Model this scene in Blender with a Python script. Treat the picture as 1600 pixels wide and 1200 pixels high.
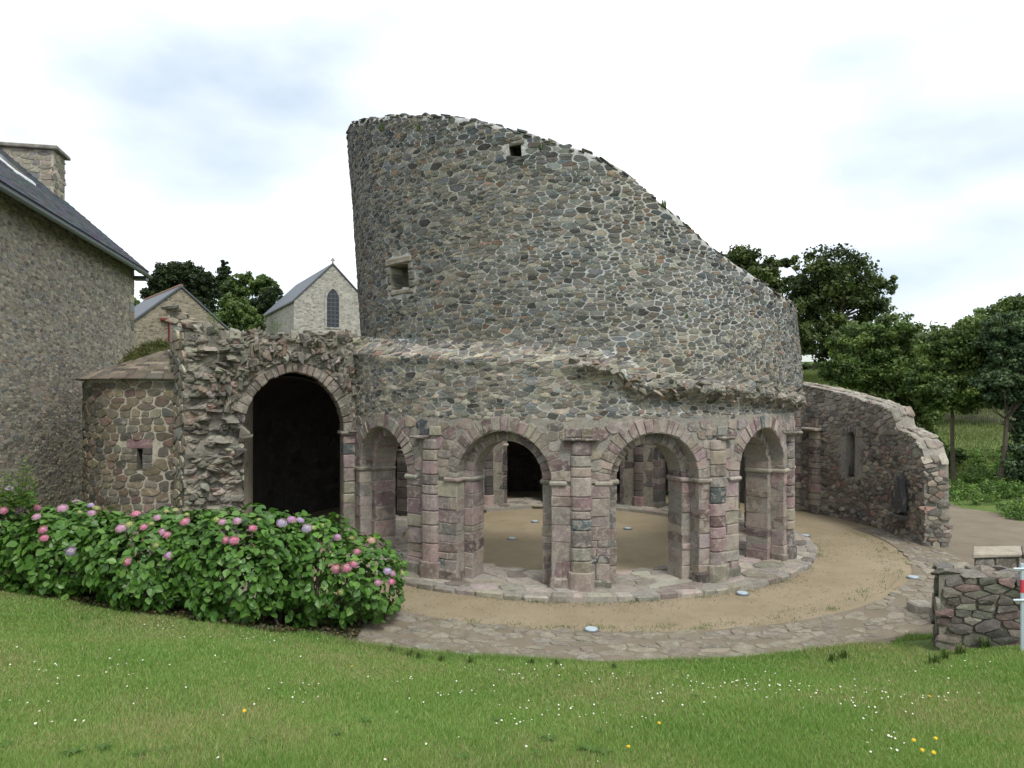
import bpy, math, random
import numpy as np
from collections import defaultdict
R_ = math.radians
random.seed(7)
NR = np.random.default_rng(11)
S = bpy.context.scene
for o in list(bpy.data.objects):
    bpy.data.objects.remove(o)

# ------------------------------------------------------------------ camera
F = 1100.0                     # focal length in pixels of the 1600 px wide frame
EYE, HOR = 3.75, 618.0         # eye height above the rotunda floor, horizon row
cam = bpy.data.cameras.new("camera")
cam.sensor_width = 36.0
cam.lens = F / 1600 * 36
cam.shift_y = (HOR - 600) / 1600
cam.clip_end = 3000
camo = bpy.data.objects.new("camera", cam)
camo.location = (0, 0, EYE)
camo.rotation_euler = (R_(90), 0, 0)
S.collection.objects.link(camo)
S.camera = camo

# ------------------------------------------------------------------ sky and sun
SUN_EL, SUN_AZ = 54.0, 154.0   # azimuth clockwise from +Y: behind the camera, to the right
w = bpy.data.worlds.new("World")
S.world = w
w.use_nodes = True
nt = w.node_tree
for n in list(nt.nodes):
    nt.nodes.remove(n)
wo = nt.nodes.new("ShaderNodeOutputWorld")
bg = nt.nodes.new("ShaderNodeBackground")
bg.inputs["Strength"].default_value = 0.1
sky = nt.nodes.new("ShaderNodeTexSky")
sky.sky_type = 'NISHITA'
sky.sun_disc = False
sky.sun_elevation = R_(SUN_EL)
sky.sun_rotation = R_(SUN_AZ)
tc = nt.nodes.new("ShaderNodeTexCoord")
mp = nt.nodes.new("ShaderNodeMapping")
mp.inputs["Scale"].default_value = (1.0, 1.0, 2.1)
mp.inputs["Location"].default_value = (2.1413, 4.2110, -1.0504)
cl = nt.nodes.new("ShaderNodeTexNoise")
cl.inputs["Scale"].default_value = 1.9
cl.inputs["Detail"].default_value = 8
cl.inputs["Roughness"].default_value = 0.46
cr = nt.nodes.new("ShaderNodeValToRGB")
cr.color_ramp.elements[0].position = 0.30
cr.color_ramp.elements[0].color = (0.1, 0.1, 0.1, 1)
cr.color_ramp.elements[1].position = 0.64
cr.color_ramp.elements[1].color = (1, 1, 1, 1)
mx = nt.nodes.new("ShaderNodeMix")
mx.data_type = 'RGBA'
gray = nt.nodes.new("ShaderNodeMix")
gray.data_type = 'RGBA'
gray.inputs[0].default_value = 0.8
gray.inputs[7].default_value = (3.2, 4.0, 4.8, 1)
L = nt.links.new
L(tc.outputs["Generated"], mp.inputs["Vector"])
L(mp.outputs[0], cl.inputs["Vector"])
L(cl.outputs["Fac"], cr.inputs[0])
L(cr.outputs[0], mx.inputs[0])
L(sky.outputs[0], gray.inputs[6])
L(gray.outputs[2], mx.inputs[6])
mx.inputs[7].default_value = (9.6, 9.7, 9.9, 1)
L(mx.outputs[2], bg.inputs["Color"])
L(bg.outputs[0], wo.inputs[0])
sun = bpy.data.lights.new("sun", 'SUN')
sun.energy = 1.5
sun.angle = R_(14)
sun.color = (1, 0.96, 0.9)
suno = bpy.data.objects.new("sun", sun)
S.collection.objects.link(suno)
suno.rotation_euler = (R_(90 - SUN_EL), 0, R_(180 - SUN_AZ))
suno.location = (0, 0, 40)
S.view_settings.view_transform = 'Standard'
S.view_settings.look = 'None'
S.view_settings.gamma = 1
S.view_settings.use_curve_mapping = False
S.view_settings.exposure = 0.85
S.render.engine = 'CYCLES'
S.render.resolution_x, S.render.resolution_y = 1024, 768

# ------------------------------------------------------------------ helpers
def pw(px, py, d):
    """world point seen at photograph pixel (px,py) at depth d"""
    return ((px - 800) / F * d, d, EYE + (HOR - py) / F * d)

def pix(p):
    return (800 + F * p[0] / p[1], HOR - F * (p[2] - EYE) / p[1])

def sm(a, b, x):
    t = min(1.0, max(0.0, (x - a) / (b - a)))
    return t * t * (3 - 2 * t)

def smn(a, b, x):
    t = np.clip((x - a) / (b - a), 0, 1)
    return t * t * (3 - 2 * t)

_ph = [random.uniform(0, 6.28) for _ in range(24)]
def wob(x, y, s=1.0):
    """cheap smooth 2-D noise, about -1..1"""
    x *= s; y *= s
    return (math.sin(x * 1.7 + y * 0.9 + _ph[0]) + math.sin(x * -1.1 + y * 2.3 + _ph[1]) + math.sin(x * 3.1 + y * -1.9 + _ph[2]) * .7
            + math.sin(x * 4.3 + y * 3.7 + _ph[3]) * .5 + math.sin(x * -6.1 + y * 5.3 + _ph[4]) * .4) / 2.6

CX, CY = 1.434, 19.0           # axis of the rotunda

def make_mesh(name, verts, faces, mats, cols=None, smooth=False, fmat=None):
    me = bpy.data.meshes.new(name)
    me.from_pydata([tuple(v) for v in verts], [], [tuple(f) for f in faces])
    for m in (mats if isinstance(mats, (list, tuple)) else [mats]):
        me.materials.append(m)
    if cols is not None:
        at = me.color_attributes.new("col", 'FLOAT_COLOR', 'POINT')
        arr = np.ones((len(verts), 4), np.float32)
        arr[:, :3] = np.asarray(cols, np.float32)
        at.data.foreach_set("color", arr.ravel())
    if fmat is not None:
        me.polygons.foreach_set("material_index", np.asarray(fmat, np.int32))
    if smooth:
        me.polygons.foreach_set("use_smooth", np.ones(len(me.polygons), bool))
    return me

def np_mesh(name, V, Fc, mat, C=None, smooth=False):
    """V (n,3), Fc (m,k) numpy"""
    me = bpy.data.meshes.new(name)
    k = Fc.shape[1]
    me.vertices.add(len(V)); me.vertices.foreach_set("co", V.astype(np.float32).ravel())
    me.loops.add(Fc.size); me.loops.foreach_set("vertex_index", Fc.astype(np.int32).ravel())
    me.polygons.add(len(Fc))
    me.polygons.foreach_set("loop_start", np.arange(0, Fc.size, k, dtype=np.int32))
    me.polygons.foreach_set("loop_total", np.full(len(Fc), k, np.int32))
    me.materials.append(mat)
    if C is not None:
        at = me.color_attributes.new("col", 'FLOAT_COLOR', 'POINT')
        arr = np.ones((len(V), 4), np.float32); arr[:, :3] = C
        at.data.foreach_set("color", arr.ravel())
    if smooth:
        me.polygons.foreach_set("use_smooth", np.ones(len(Fc), bool))
    me.update(calc_edges=True)
    me.validate()
    return me

def link(name, me, loc=(0, 0, 0), parent=None):
    o = bpy.data.objects.new(name, me)
    S.collection.objects.link(o)
    o.location = loc
    if parent is not None:
        o.parent = parent
    return o

def tag(o, label=None, cat=None, group=None, kind=None):
    if label: o["label"] = label
    if cat: o["category"] = cat
    if group: o["group"] = group
    if kind: o["kind"] = kind
    return o

class Thing:
    """an Empty at the base of a thing, parts in world coordinates"""
    def __init__(s, name, label, cat, loc, group=None):
        s.loc = loc
        s.o = link(name, None, loc)
        s.o.empty_display_size = 0.2
        tag(s.o, label, cat, group)
        s.at = {s.o: loc}
    def part(s, name, verts, faces, mat, cols=None, smooth=False, parent=None, kind=None, fmat=None):
        p = parent or s.o
        # the mesh is local to its own centre at the base of the part
        V = np.asarray(verts, float)
        c = (V[:, 0].mean(), V[:, 1].mean(), V[:, 2].min())
        me = make_mesh(name, V - np.array(c), faces, mat, cols, smooth, fmat)
        pl = s.at[p]
        o = link(name, me, (c[0] - pl[0], c[1] - pl[1], c[2] - pl[2]), p)
        s.at[o] = c
        if kind: o["kind"] = kind
        return o
    def place(s, name, me, wloc, rot=(0, 0, 0), scale=(1, 1, 1), parent=None):
        p = parent or s.o
        pl = s.at[p]
        o = link(name, me, (wloc[0] - pl[0], wloc[1] - pl[1], wloc[2] - pl[2]), p)
        o.rotation_euler = rot; o.scale = scale
        s.at[o] = wloc
        return o

class Geo:
    """collects verts / faces / colours"""
    def __init__(s): s.v, s.f, s.c = [], [], []
    def add(s, v, f, c=None):
        b = len(s.v); s.v.extend(v); s.f.extend([tuple(i + b for i in q) for q in f])
        if c is not None: s.c.extend([c] * len(v))

def box(x0, x1, y0, y1, z0, z1):
    v = [(x, y, z) for z in (z0, z1) for y in (y0, y1) for x in (x0, x1)]
    return v, [(0, 2, 3, 1), (4, 5, 7, 6), (0, 1, 5, 4), (2, 6, 7, 3), (0, 4, 6, 2), (1, 3, 7, 5)]

def orient(v, f):
    cx = sum(p[0] for p in v) / len(v); cy = sum(p[1] for p in v) / len(v); cz = sum(p[2] for p in v) / len(v)
    out = []
    for q in f:
        a, b, c = v[q[0]], v[q[1]], v[q[2]]
        ux, uy, uz = b[0] - a[0], b[1] - a[1], b[2] - a[2]
        wx, wy, wz = c[0] - a[0], c[1] - a[1], c[2] - a[2]
        d = (uy * wz - uz * wy) * (a[0] - cx) + (uz * wx - ux * wz) * (a[1] - cy) + (ux * wy - uy * wx) * (a[2] - cz)
        out.append(q if d >= 0 else tuple(reversed(q)))
    return out

def _cb():
    idx = {}; F_ = []
    n = 0
    for i in (0, 1):
        for j in (0, 1):
            for k in (0, 1):
                for a in range(3):
                    idx[i, j, k, a] = n; n += 1
    for s in (0, 1):
        F_.append(tuple(idx[s, j, k, 0] for j, k in ((0, 0), (1, 0), (1, 1), (0, 1))))
        F_.append(tuple(idx[j, s, k, 1] for j, k in ((0, 0), (1, 0), (1, 1), (0, 1))))
        F_.append(tuple(idx[j, k, s, 2] for j, k in ((0, 0), (1, 0), (1, 1), (0, 1))))
    for i in (0, 1):
        for j in (0, 1):
            F_.append((idx[i, j, 0, 0], idx[i, j, 1, 0], idx[i, j, 1, 1], idx[i, j, 0, 1]))
            F_.append((idx[i, 0, j, 0], idx[i, 1, j, 0], idx[i, 1, j, 2], idx[i, 0, j, 2]))
            F_.append((idx[0, i, j, 1], idx[1, i, j, 1], idx[1, i, j, 2], idx[0, i, j, 2]))
            for k in (0, 1):
                F_.append((idx[i, j, k, 0], idx[i, j, k, 1], idx[i, j, k, 2]))
    return F_
CBF = _cb()

def block(mapf, u, v, wv, ch=(.02, .02, .02), jit=0.008):
    """chamfered block in a mapped space, 44 triangles"""
    V = []
    for i in (0, 1):
        for j in (0, 1):
            for k in (0, 1):
                ju, jv, jw = (random.uniform(-jit, jit) for _ in range(3))
                a, b, c = u[i] + ju, v[j] + jv, wv[k] + jw
                su, sv, sw = (ch[0] if i == 0 else -ch[0]), (ch[1] if j == 0 else -ch[1]), (ch[2] if k == 0 else -ch[2])
                V.append(mapf(a, b + sv, c + sw)); V.append(mapf(a + su, b, c + sw)); V.append(mapf(a + su, b + sv, c))
    return V, orient(V, CBF)

def rock(c, sx, sy, sz, rz=0.0, jit=0.25, tilt=0.2, slope=0.0):
    """an uneven boulder"""
    t1, t2 = slope + random.uniform(-tilt, tilt), random.uniform(-tilt, tilt)
    cr_, sr_ = math.cos(rz), math.sin(rz)
    def m(u, v, w_):
        x, y, z = u * sx, v * sy, w_ * sz
        z += t1 * x + t2 * y
        return (c[0] + x * cr_ - y * sr_, c[1] + x * sr_ + y * cr_, c[2] + z)
    return block(m, (-.5, .5), (-.5, .5), (-.5, .5), (random.uniform(.06, .2), random.uniform(.06, .2), random.uniform(.1, .28)), jit * .75)

def voronoi(seeds, nreal, cell):
    grid = defaultdict(list)
    for i, (u, v) in enumerate(seeds):
        grid[int(u // cell), int(v // cell)].append(i)
    out = []
    for i in range(nreal):
        u, v = seeds[i]
        gi, gj = int(u // cell), int(v // cell)
        nb = []
        for di in (-2, -1, 0, 1, 2):
            for dj in (-2, -1, 0, 1, 2):
                for j in grid.get((gi + di, gj + dj), ()):
                    if j != i:
                        du, dv = seeds[j][0] - u, seeds[j][1] - v
                        nb.append((du * du + dv * dv, du, dv))
        nb.sort()
        Rr = cell * 1.35
        poly = [(-Rr, -Rr), (Rr, -Rr), (Rr, Rr), (-Rr, Rr)]
        mr = 2 * Rr * Rr
        for d2, du, dv in nb:
            if d2 > 4 * mr: break
            h = d2 * .5
            new = []; k = len(poly)
            vals = [p[0] * du + p[1] * dv - h for p in poly]
            if max(vals) <= 0: continue
            for q in range(k):
                p0, v0 = poly[q], vals[q]; p1, v1 = poly[(q + 1) % k], vals[(q + 1) % k]
                if v0 <= 0: new.append(p0)
                if (v0 < 0 < v1) or (v1 < 0 < v0):
                    t = v0 / (v0 - v1)
                    new.append((p0[0] + (p1[0] - p0[0]) * t, p0[1] + (p1[1] - p0[1]) * t))
            poly = new
            if len(poly) < 3: break
            mr = max(p[0] * p[0] + p[1] * p[1] for p in poly)
        out.append(poly)
    return out

def pick(pal):
    r = random.random() * sum(p[0] for p in pal)
    for p in pal:
        r -= p[0]
        if r <= 0: break
    k = random.uniform(.62, 1.32)
    return tuple(max(.01, c * k * random.uniform(.95, 1.05)) for c in p[1])

def stones(mapf, u0, u1, v0, v1, du, dv, pal, inside=None, gap=.014, H=(.02, .045), jit=.36, drop=.17, row=False, palf=None, big=.05, sharp=(.10, .24), gapf=None, rowv=.35):
    """rubble stones on a mapped surface; returns list of (verts, faces, colour, centre)"""
    asp = du / dv
    real, ghost = [], []
    nv = int((v1 - v0) / dv) + 3
    nu = int((u1 - u0) / du) + 3
    for j in range(-1, nv):
        off = random.random() * du if row else (j % 2) * .5 * du
        rowj = random.uniform(-.12, .12) * dv
        for i in range(-2, nu):
            if random.random() < drop: continue
            u = u0 + off + i * du + random.uniform(-jit, jit) * du
            v = v0 + (j + .5) * dv + rowj + random.uniform(-1, 1) * dv * (jit * rowv if row else jit)
            ok = u0 < u < u1 and v0 < v < v1 and (inside is None or inside(u, v))
            (real if ok else ghost).append((u, v * asp))
    if big:
        kill = set(); cellk = defaultdict(list)
        for i, (u, v) in enumerate(real): cellk[int(u // du), int(v // du)].append(i)
        for i, (u, v) in enumerate(real):
            if i in kill or random.random() > big: continue
            R2 = (du * random.choice((.9, 1.05, 1.2, 1.5, 1.8))) ** 2; gi, gj = int(u // du), int(v // du)
            for a_ in (-2, -1, 0, 1, 2):
                for b_ in (-2, -1, 0, 1, 2):
                    for j in cellk.get((gi + a_, gj + b_), ()):
                        if j != i and (real[j][0] - u) ** 2 + (real[j][1] - v) ** 2 < R2: kill.add(j)
        real = [p for i, p in enumerate(real) if i not in kill]
    cells = voronoi(real + ghost, len(real), du * 1.6)
    out = []
    for (u, va), poly in zip(real, cells):
        if len(poly) < 3: continue
        n = len(poly)
        mx_ = sum(p[0] for p in poly) / n; my_ = sum(p[1] for p in poly) / n
        mr = sum(math.hypot(p[0] - mx_, p[1] - my_) for p in poly) / n
        s = 1 - (gapf(u, va / asp) if gapf else gap) * random.uniform(.6, 1.5) / mr
        if s < .35: continue
        # chamfer the corners
        pts = []
        for q in range(n):
            p, a, b = poly[q], poly[q - 1], poly[(q + 1) % n]
            la = math.hypot(p[0] - a[0], p[1] - a[1]); lb = math.hypot(p[0] - b[0], p[1] - b[1])
            if min(la, lb) < mr * .35:
                pts.append(((p[0] * 2 + (a[0] + b[0]) * .5) / 3, (p[1] * 2 + (a[1] + b[1]) * .5) / 3)); continue
            k = random.uniform(*sharp)
            pts.append((p[0] + (a[0] - p[0]) * k, p[1] + (a[1] - p[1]) * k))
            pts.append((p[0] + (b[0] - p[0]) * k, p[1] + (b[1] - p[1]) * k))
        m = len(pts)
        h = random.uniform(*H) * min(1.3, max(.6, mr / (du * .55)))
        tu, tv = random.uniform(-.25, .25) * h / mr, random.uniform(-.25, .25) * h / mr
        V = []
        for x, y in pts:
            k = s * random.uniform(.95, 1.04)
            V.append(mapf(u + mx_ + (x - mx_) * k, (va + my_ + (y - my_) * k) / asp, -.012))
        for x, y in pts:
            k = s * random.uniform(.88, .96)
            dx, dy = (x - mx_) * k, (y - my_) * k
            V.append(mapf(u + mx_ + dx, (va + my_ + dy) / asp, h * random.uniform(.78, 1.0) + dx * tu + dy * tv))
        V.append(mapf(u + mx_, (va + my_) / asp, h * random.uniform(.98, 1.12)))
        cu, cv = u + mx_, (va + my_) / asp
        c0 = mapf(cu, cv, 0); c1 = mapf(cu + .01, cv, 0); c2 = mapf(cu, cv + .01, 0); c3 = mapf(cu, cv, .01)
        e1 = [c1[q] - c0[q] for q in range(3)]; e2 = [c2[q] - c0[q] for q in range(3)]; e3 = [c3[q] - c0[q] for q in range(3)]
        tp = (e1[1] * e2[2] - e1[2] * e2[1]) * e3[0] + (e1[2] * e2[0] - e1[0] * e2[2]) * e3[1] + (e1[0] * e2[1] - e1[1] * e2[0]) * e3[2]
        fs = []
        for q in range(m):
            r = (q + 1) % m
            fs.append((q, r, m + r, m + q)); fs.append((m + q, m + r, 2 * m))
        if tp < 0: fs = [tuple(reversed(f)) for f in fs]
        out.append((V, fs, (palf(cu, cv) if palf else pick(pal)), c0, e3))
    return out

def _h(i, j, k=0):
    x = math.sin(i * 127.1 + j * 311.7 + k * 74.7) * 43758.5453
    return x - math.floor(x)
def crag(mapf, u0, u1, v0, v1, st, cu, cv, amp, pal, inside=None, fine=.03, fade=None):
    """broken masonry: a dense sheet whose blocks stand out unevenly"""
    nu, nv = int((u1 - u0) / st) + 1, int((v1 - v0) / st) + 1
    cols = {}; V, C, ok = [], [], []
    for j in range(nv + 1):
        for i in range(nu + 1):
            u, v = u0 + (u1 - u0) * i / nu, v0 + (v1 - v0) * j / nv
            uu, vv = u / cu + .25 * wob(u, v, 2.5), v / cv + .25 * wob(v, u, 2.1)
            ci, cj = math.floor(uu), math.floor(vv); best = (9, 0, 0); sec = 9
            for a in (-1, 0, 1):
                for b in (-1, 0, 1):
                    d = (ci + a + _h(ci + a, cj + b) - uu) ** 2 + (cj + b + _h(ci + a, cj + b, 1) - vv) ** 2
                    if d < best[0]: sec = best[0]; best = (d, ci + a, cj + b)
                    elif d < sec: sec = d
            key = best[1:]
            if key not in cols: cols[key] = pick(pal)
            edge = min(1.0, (math.sqrt(sec) - math.sqrt(best[0])) / .28)
            tl = (uu - key[0] - .5) * (_h(*key, 3) - .5) * .6 + (vv - key[1] - .5) * (_h(*key, 4) - .5) * .9
            h = amp * (_h(*key, 2) ** 1.4 + tl * .5) * (.25 + .75 * edge) + fine * wob(u, v, 9) * .6 + fine * wob(v, u, 23) * .5
            if fade: h *= fade(u, v)
            V.append(mapf(u, v, h)); C.append(cols[key] if edge > .3 else tuple(x * .9 + .02 for x in cols[key])); ok.append(inside is None or inside(u, v))
    F_ = []
    for j in range(nv):
        for i in range(nu):
            a = j * (nu + 1) + i; q = (a, a + 1, a + nu + 2, a + nu + 1)
            if all(ok[k] for k in q): F_.append(q)
    return V, F_, C

def wrap(g, c=None):
    """(verts, faces) -> stone tuple"""
    v, f = g
    cen = tuple(sum(p[k] for p in v) / len(v) for k in range(3))
    return (v, f, c, cen, None)

def size_px(st):
    c = st[3]
    if c[1] < 1: return 0
    x, y = pix(c)
    if not (-20 < x < 1620 and -20 < y < 1220): return 0
    if st[4] is not None:
        e = st[4]
        if e[0] * c[0] + e[1] * c[1] + e[2] * (c[2] - EYE) > 0: return 0
    q = [pix(p) for p in st[0]]
    return (max(p[0] for p in q) - min(p[0] for p in q)) * (max(p[1] for p in q) - min(p[1] for p in q))

def emit(T_, parent, sts, mat, name, rest_name, n=300):
    """the n largest in view as parts of their own, the rest as one part of stuff"""
    order = sorted(range(len(sts)), key=lambda i: -size_px(sts[i]))
    pl = T_.at[parent]
    g = Geo(); k = 0
    for i in order:
        st = sts[i]
        if k < n and size_px(st) > 0:
            c = st[3]
            V = [(p[0] - c[0], p[1] - c[1], p[2] - c[2]) for p in st[0]]
            me = make_mesh(name, V, st[1], mat, [st[2]] * len(V))
            link(name, me, (c[0] - pl[0], c[1] - pl[1], c[2] - pl[2]), parent)
            k += 1
        else:
            g.add(st[0], st[1], st[2])
    if g.v:
        T_.part(rest_name, g.v, g.f, mat, g.c, parent=parent, kind="stuff")

def tube(pts, rad, n=6, cap=True):
    V, Fc = [], []
    P = [np.array(p, float) for p in pts]
    for i, p in enumerate(P):
        t = (P[min(i + 1, len(P) - 1)] - P[max(i - 1, 0)]); t /= (np.linalg.norm(t) + 1e-9)
        a = np.cross(t, (0, 0, 1) if abs(t[2]) < .9 else (1, 0, 0)); a /= np.linalg.norm(a); b = np.cross(t, a)
        for q in range(n):
            th = 6.2832 * q / n
            V.append(tuple(p + rad[i] * (math.cos(th) * a + math.sin(th) * b)))
    for i in range(len(P) - 1):
        for q in range(n):
            r = (q + 1) % n
            Fc.append((i * n + q, i * n + r, (i + 1) * n + r, (i + 1) * n + q))
    if cap:
        Fc.append(tuple(range((len(P) - 1) * n, len(P) * n))); Fc.append(tuple(reversed(range(n))))
    return V, Fc

# ------------------------------------------------------------------ materials
def mat(name, build):
    m = bpy.data.materials.new(name); m.use_nodes = True
    t = m.node_tree
    b = t.nodes["Principled BSDF"]
    b.inputs["Specular IOR Level"].default_value = 0.25
    build(t, b)
    return m

def N(t, kind, **kw):
    n = t.nodes.new("ShaderNode" + kind)
    for k, v in kw.items():
        if k in n.inputs: n.inputs[k].default_value = v
        else: setattr(n, k, v)
    return n

def pos(t, scale=(1, 1, 1)):
    g = t.nodes.new("ShaderNodeNewGeometry")
    m = t.nodes.new("ShaderNodeMapping"); m.inputs["Scale"].default_value = scale
    t.links.new(g.outputs["Position"], m.inputs["Vector"])
    return m.outputs[0]

def noise(t, p, scale, detail=6, rough=.6, dist=0.0):
    n = N(t, "TexNoise", Scale=scale, Detail=detail, Roughness=rough, Distortion=dist)
    t.links.new(p, n.inputs["Vector"])
    return n.outputs["Fac"]

def ramp(t, src, stops):
    r = t.nodes.new("ShaderNodeValToRGB")
    e = r.color_ramp.elements
    while len(e) < len(stops): e.new(.5)
    for q, (p, c) in zip(e, stops):
        q.position = p
        q.color = (c, c, c, 1) if not isinstance(c, (tuple, list)) else tuple(c) + (1,)
    t.links.new(src, r.inputs[0])
    return r.outputs[0]

def mix(t, a, b, fac, mode='MIX'):
    m = t.nodes.new("ShaderNodeMix"); m.data_type = 'RGBA'; m.blend_type = mode
    for s, i in ((fac, 0), (a, 6), (b, 7)):
        if isinstance(s, (int, float)): m.inputs[i].default_value = s
        elif isinstance(s, (tuple, list)): m.inputs[i].default_value = tuple(s) + (1,)
        else: t.links.new(s, m.inputs[i])
    return m.outputs[2]

def bump(t, b, h, strength=.5, dist=.02):
    n = N(t, "Bump", Strength=strength, Distance=dist)
    t.links.new(h, n.inputs["Height"]); t.links.new(n.outputs[0], b.inputs["Normal"])

def stone_mat(name, lichen=(.36, .36, .31), lich=.60, amt=.55, scale=7, dark=.6, bs=.55, smear=(.33, .31, .26), sm_lo=.56, sm_amt=.6):
    def f(t, b):
        p = pos(t)
        at = N(t, "Attribute", attribute_name="col")
        v1 = ramp(t, noise(t, p, scale, 8, .65), [(.25, dark), (.5, 1.0), (.78, 1.32)])
        v2 = ramp(t, noise(t, p, 55, 4, .7), [(.25, .55), (.75, 1.4)])
        c = mix(t, mix(t, at.outputs["Color"], v1, 1.0, 'MULTIPLY'), v2, 1.0, 'MULTIPLY')
        lm = ramp(t, noise(t, p, 3.4, 9, .72), [(lich, 0.0), (lich + .1, amt)])
        c = mix(t, c, lichen, lm)
        # pale mortar smeared over the faces
        c = mix(t, c, mix(t, smear, v2, 1.0, 'MULTIPLY'), ramp(t, noise(t, p, 6.5, 9, .68, .6), [(sm_lo, 0.0), (sm_lo + .07, sm_amt)]))
        # black lichen freckles
        bm = ramp(t, noise(t, p, 13, 6, .7), [(.62, 0.0), (.7, .55)])
        c = mix(t, c, (.035, .035, .03), bm)
        t.links.new(c, b.inputs["Base Color"])
        b.inputs["Roughness"].default_value = .92
        hh = mix(t, noise(t, p, 24, 8, .7), noise(t, p, 90, 3, .6), .35)
        bump(t, b, hh, bs, .035)
    return mat(name, f)

def mortar_mat(name, c1, c2, c3=None, scale=1.2, bs=.8, dirt=(.09, .085, .07)):
    def f(t, b):
        p = pos(t)
        c = mix(t, c1, c2, ramp(t, noise(t, p, scale, 6, .6), [(.4, 0.0), (.6, 1.0)]))
        v = ramp(t, noise(t, p, 18, 8, .7), [(.25, .6), (.75, 1.25)])
        c = mix(t, c, v, 1.0, 'MULTIPLY')
        dm = ramp(t, noise(t, p, 2.6, 9, .75), [(.55, 0.0), (.72, .75)])
        c = mix(t, c, dirt, dm)
        t.links.new(c, b.inputs["Base Color"])
        b.inputs["Roughness"].default_value = .95
        hh = mix(t, noise(t, p, 16, 9, .75), noise(t, p, 60, 4, .7), .4)
        bump(t, b, hh, bs, .05)
    return mat(name, f)

def plain(name, col, rough=.7, metal=0.0, var=.25, scale=8, bs=.2, spec=.3):
    def f(t, b):
        p = pos(t)
        v = ramp(t, noise(t, p, scale, 6, .65), [(.25, 1 - var), (.75, 1 + var)])
        t.links.new(mix(t, col, v, 1.0, 'MULTIPLY'), b.inputs["Base Color"])
        b.inputs["Roughness"].default_value = rough; b.inputs["Metallic"].default_value = metal
        b.inputs["Specular IOR Level"].default_value = spec
        bump(t, b, noise(t, p, scale * 6, 4, .6), bs, .01)
    return mat(name, f)

def leaf_mat(name, rough=.5, trans=.3, spec=.3):
    def f(t, b):
        at = N(t, "Attribute", attribute_name="col")
        t.links.new(at.outputs["Color"], b.inputs["Base Color"])
        b.inputs["Roughness"].default_value = rough
        b.inputs["Specular IOR Level"].default_value = spec
        tr = t.nodes.new("ShaderNodeBsdfTranslucent")
        t.links.new(mix(t, at.outputs["Color"], (1.0, 1.15, .5), 1.0, 'MULTIPLY'), tr.inputs["Color"])
        ms = t.nodes.new("ShaderNodeMixShader"); ms.inputs[0].default_value = trans
        t.links.new(b.outputs[0], ms.inputs[1]); t.links.new(tr.outputs[0], ms.inputs[2])
        t.links.new(ms.outputs[0], t.nodes["Material Output"].inputs["Surface"])
    return mat(name, f)

M_STONE = stone_mat("rubble_stone", sm_lo=.6, sm_amt=.4)
M_PINK = stone_mat("pink_sandstone", lichen=(.38, .37, .33), lich=.60, amt=.5, scale=5, dark=.6, bs=.6, smear=(.34, .31, .26), sm_lo=.50, sm_amt=.68)
M_HOUSE = stone_mat("house_stone", lich=.66, amt=.35, sm_lo=.58, sm_amt=.5, smear=(.42, .385, .31))
M_PAVE = stone_mat("paving_stone", lichen=(.34, .33, .29), lich=.6, amt=.35, scale=6)
M_MORT = mortar_mat("lime_mortar", (.44, .41, .335), (.50, .51, .505), scale=.35)
M_MORTA = mortar_mat("arcade_mortar", (.33, .30, .25), (.28, .265, .235), scale=2)
M_MORTR = mortar_mat("ruin_core", (.20, .185, .155), (.27, .25, .205), scale=2.5, bs=1.0)
M_MORTH = mortar_mat("house_mortar", (.48, .44, .345), (.43, .395, .32), scale=.9)
M_DARKM = mortar_mat("dark_mortar", (.055, .052, .048), (.08, .075, .068), scale=1.5, dirt=(.03, .03, .028))  # much darker mortar for the vaulted aisle's wall and vault
M_SLATE = plain("slate", (.075, .085, .10), .55, var=.3, scale=14, spec=.4)
M_TILE = stone_mat("slate_tiles", lichen=(.16, .17, .16), lich=.64, amt=.35, scale=3, dark=.7, bs=.3, sm_amt=0.0)
M_LAUZE = plain("stone_slate", (.20, .185, .16), .9, var=.5, scale=5, bs=.6)
M_LEAF = leaf_mat("leaves")
M_HYD = leaf_mat("hydrangea_leaf", .42, .22, .4)
M_PETAL = leaf_mat("petals", .6, .25, .2)
M_BARK = plain("bark", (.09, .075, .055), .95, var=.4, scale=12, bs=.8)
M_ZINC = plain("zinc", (.20, .23, .26), .45, .6, .1)
M_WOODR = plain("red_paint", (.16, .02, .018), .6)
M_WHITE = plain("white_paint", (.75, .77, .78), .45, var=.08)
M_STEEL = plain("painted_steel", (.55, .64, .70), .4, .3, .06)
M_RED = plain("red_band", (.55, .06, .08), .45, var=.05)
M_GLASS = plain("dark_glass", (.015, .017, .022), .15, var=.2, spec=.5)
M_LEAD = plain("window_lead", (.10, .11, .13), .6)
M_TERRA = plain("ridge_tile", (.24, .14, .095), .9, var=.4)
M_WOOD = plain("weathered_pale", (.30, .27, .20), .9, var=.3)
M_TIMBER = plain("dark_timber", (.055, .05, .045), .85, var=.3)
M_DARKST = stone_mat("dark_slab", lich=.72, amt=.3, scale=4)
M_TYRE = plain("tyre", (.02, .02, .02), .9)

def f_ground(t, b):
    p = pos(t)
    c = mix(t, (.095, .16, .038), (.15, .195, .055), ramp(t, noise(t, p, .9, 8, .65), [(.35, 0.0), (.65, 1.0)]))
    c = mix(t, c, (.16, .135, .07), ramp(t, noise(t, p, .55, 9, .7), [(.56, 0.0), (.72, .7)]))
    v = ramp(t, noise(t, p, 30, 6, .7), [(.25, .6), (.75, 1.3)])
    t.links.new(mix(t, c, v, 1.0, 'MULTIPLY'), b.inputs["Base Color"])
    b.inputs["Roughness"].default_value = .95
    bump(t, b, noise(t, p, 22, 8, .7), .8, .06)
M_GROUND = mat("turf", f_ground)

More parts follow.
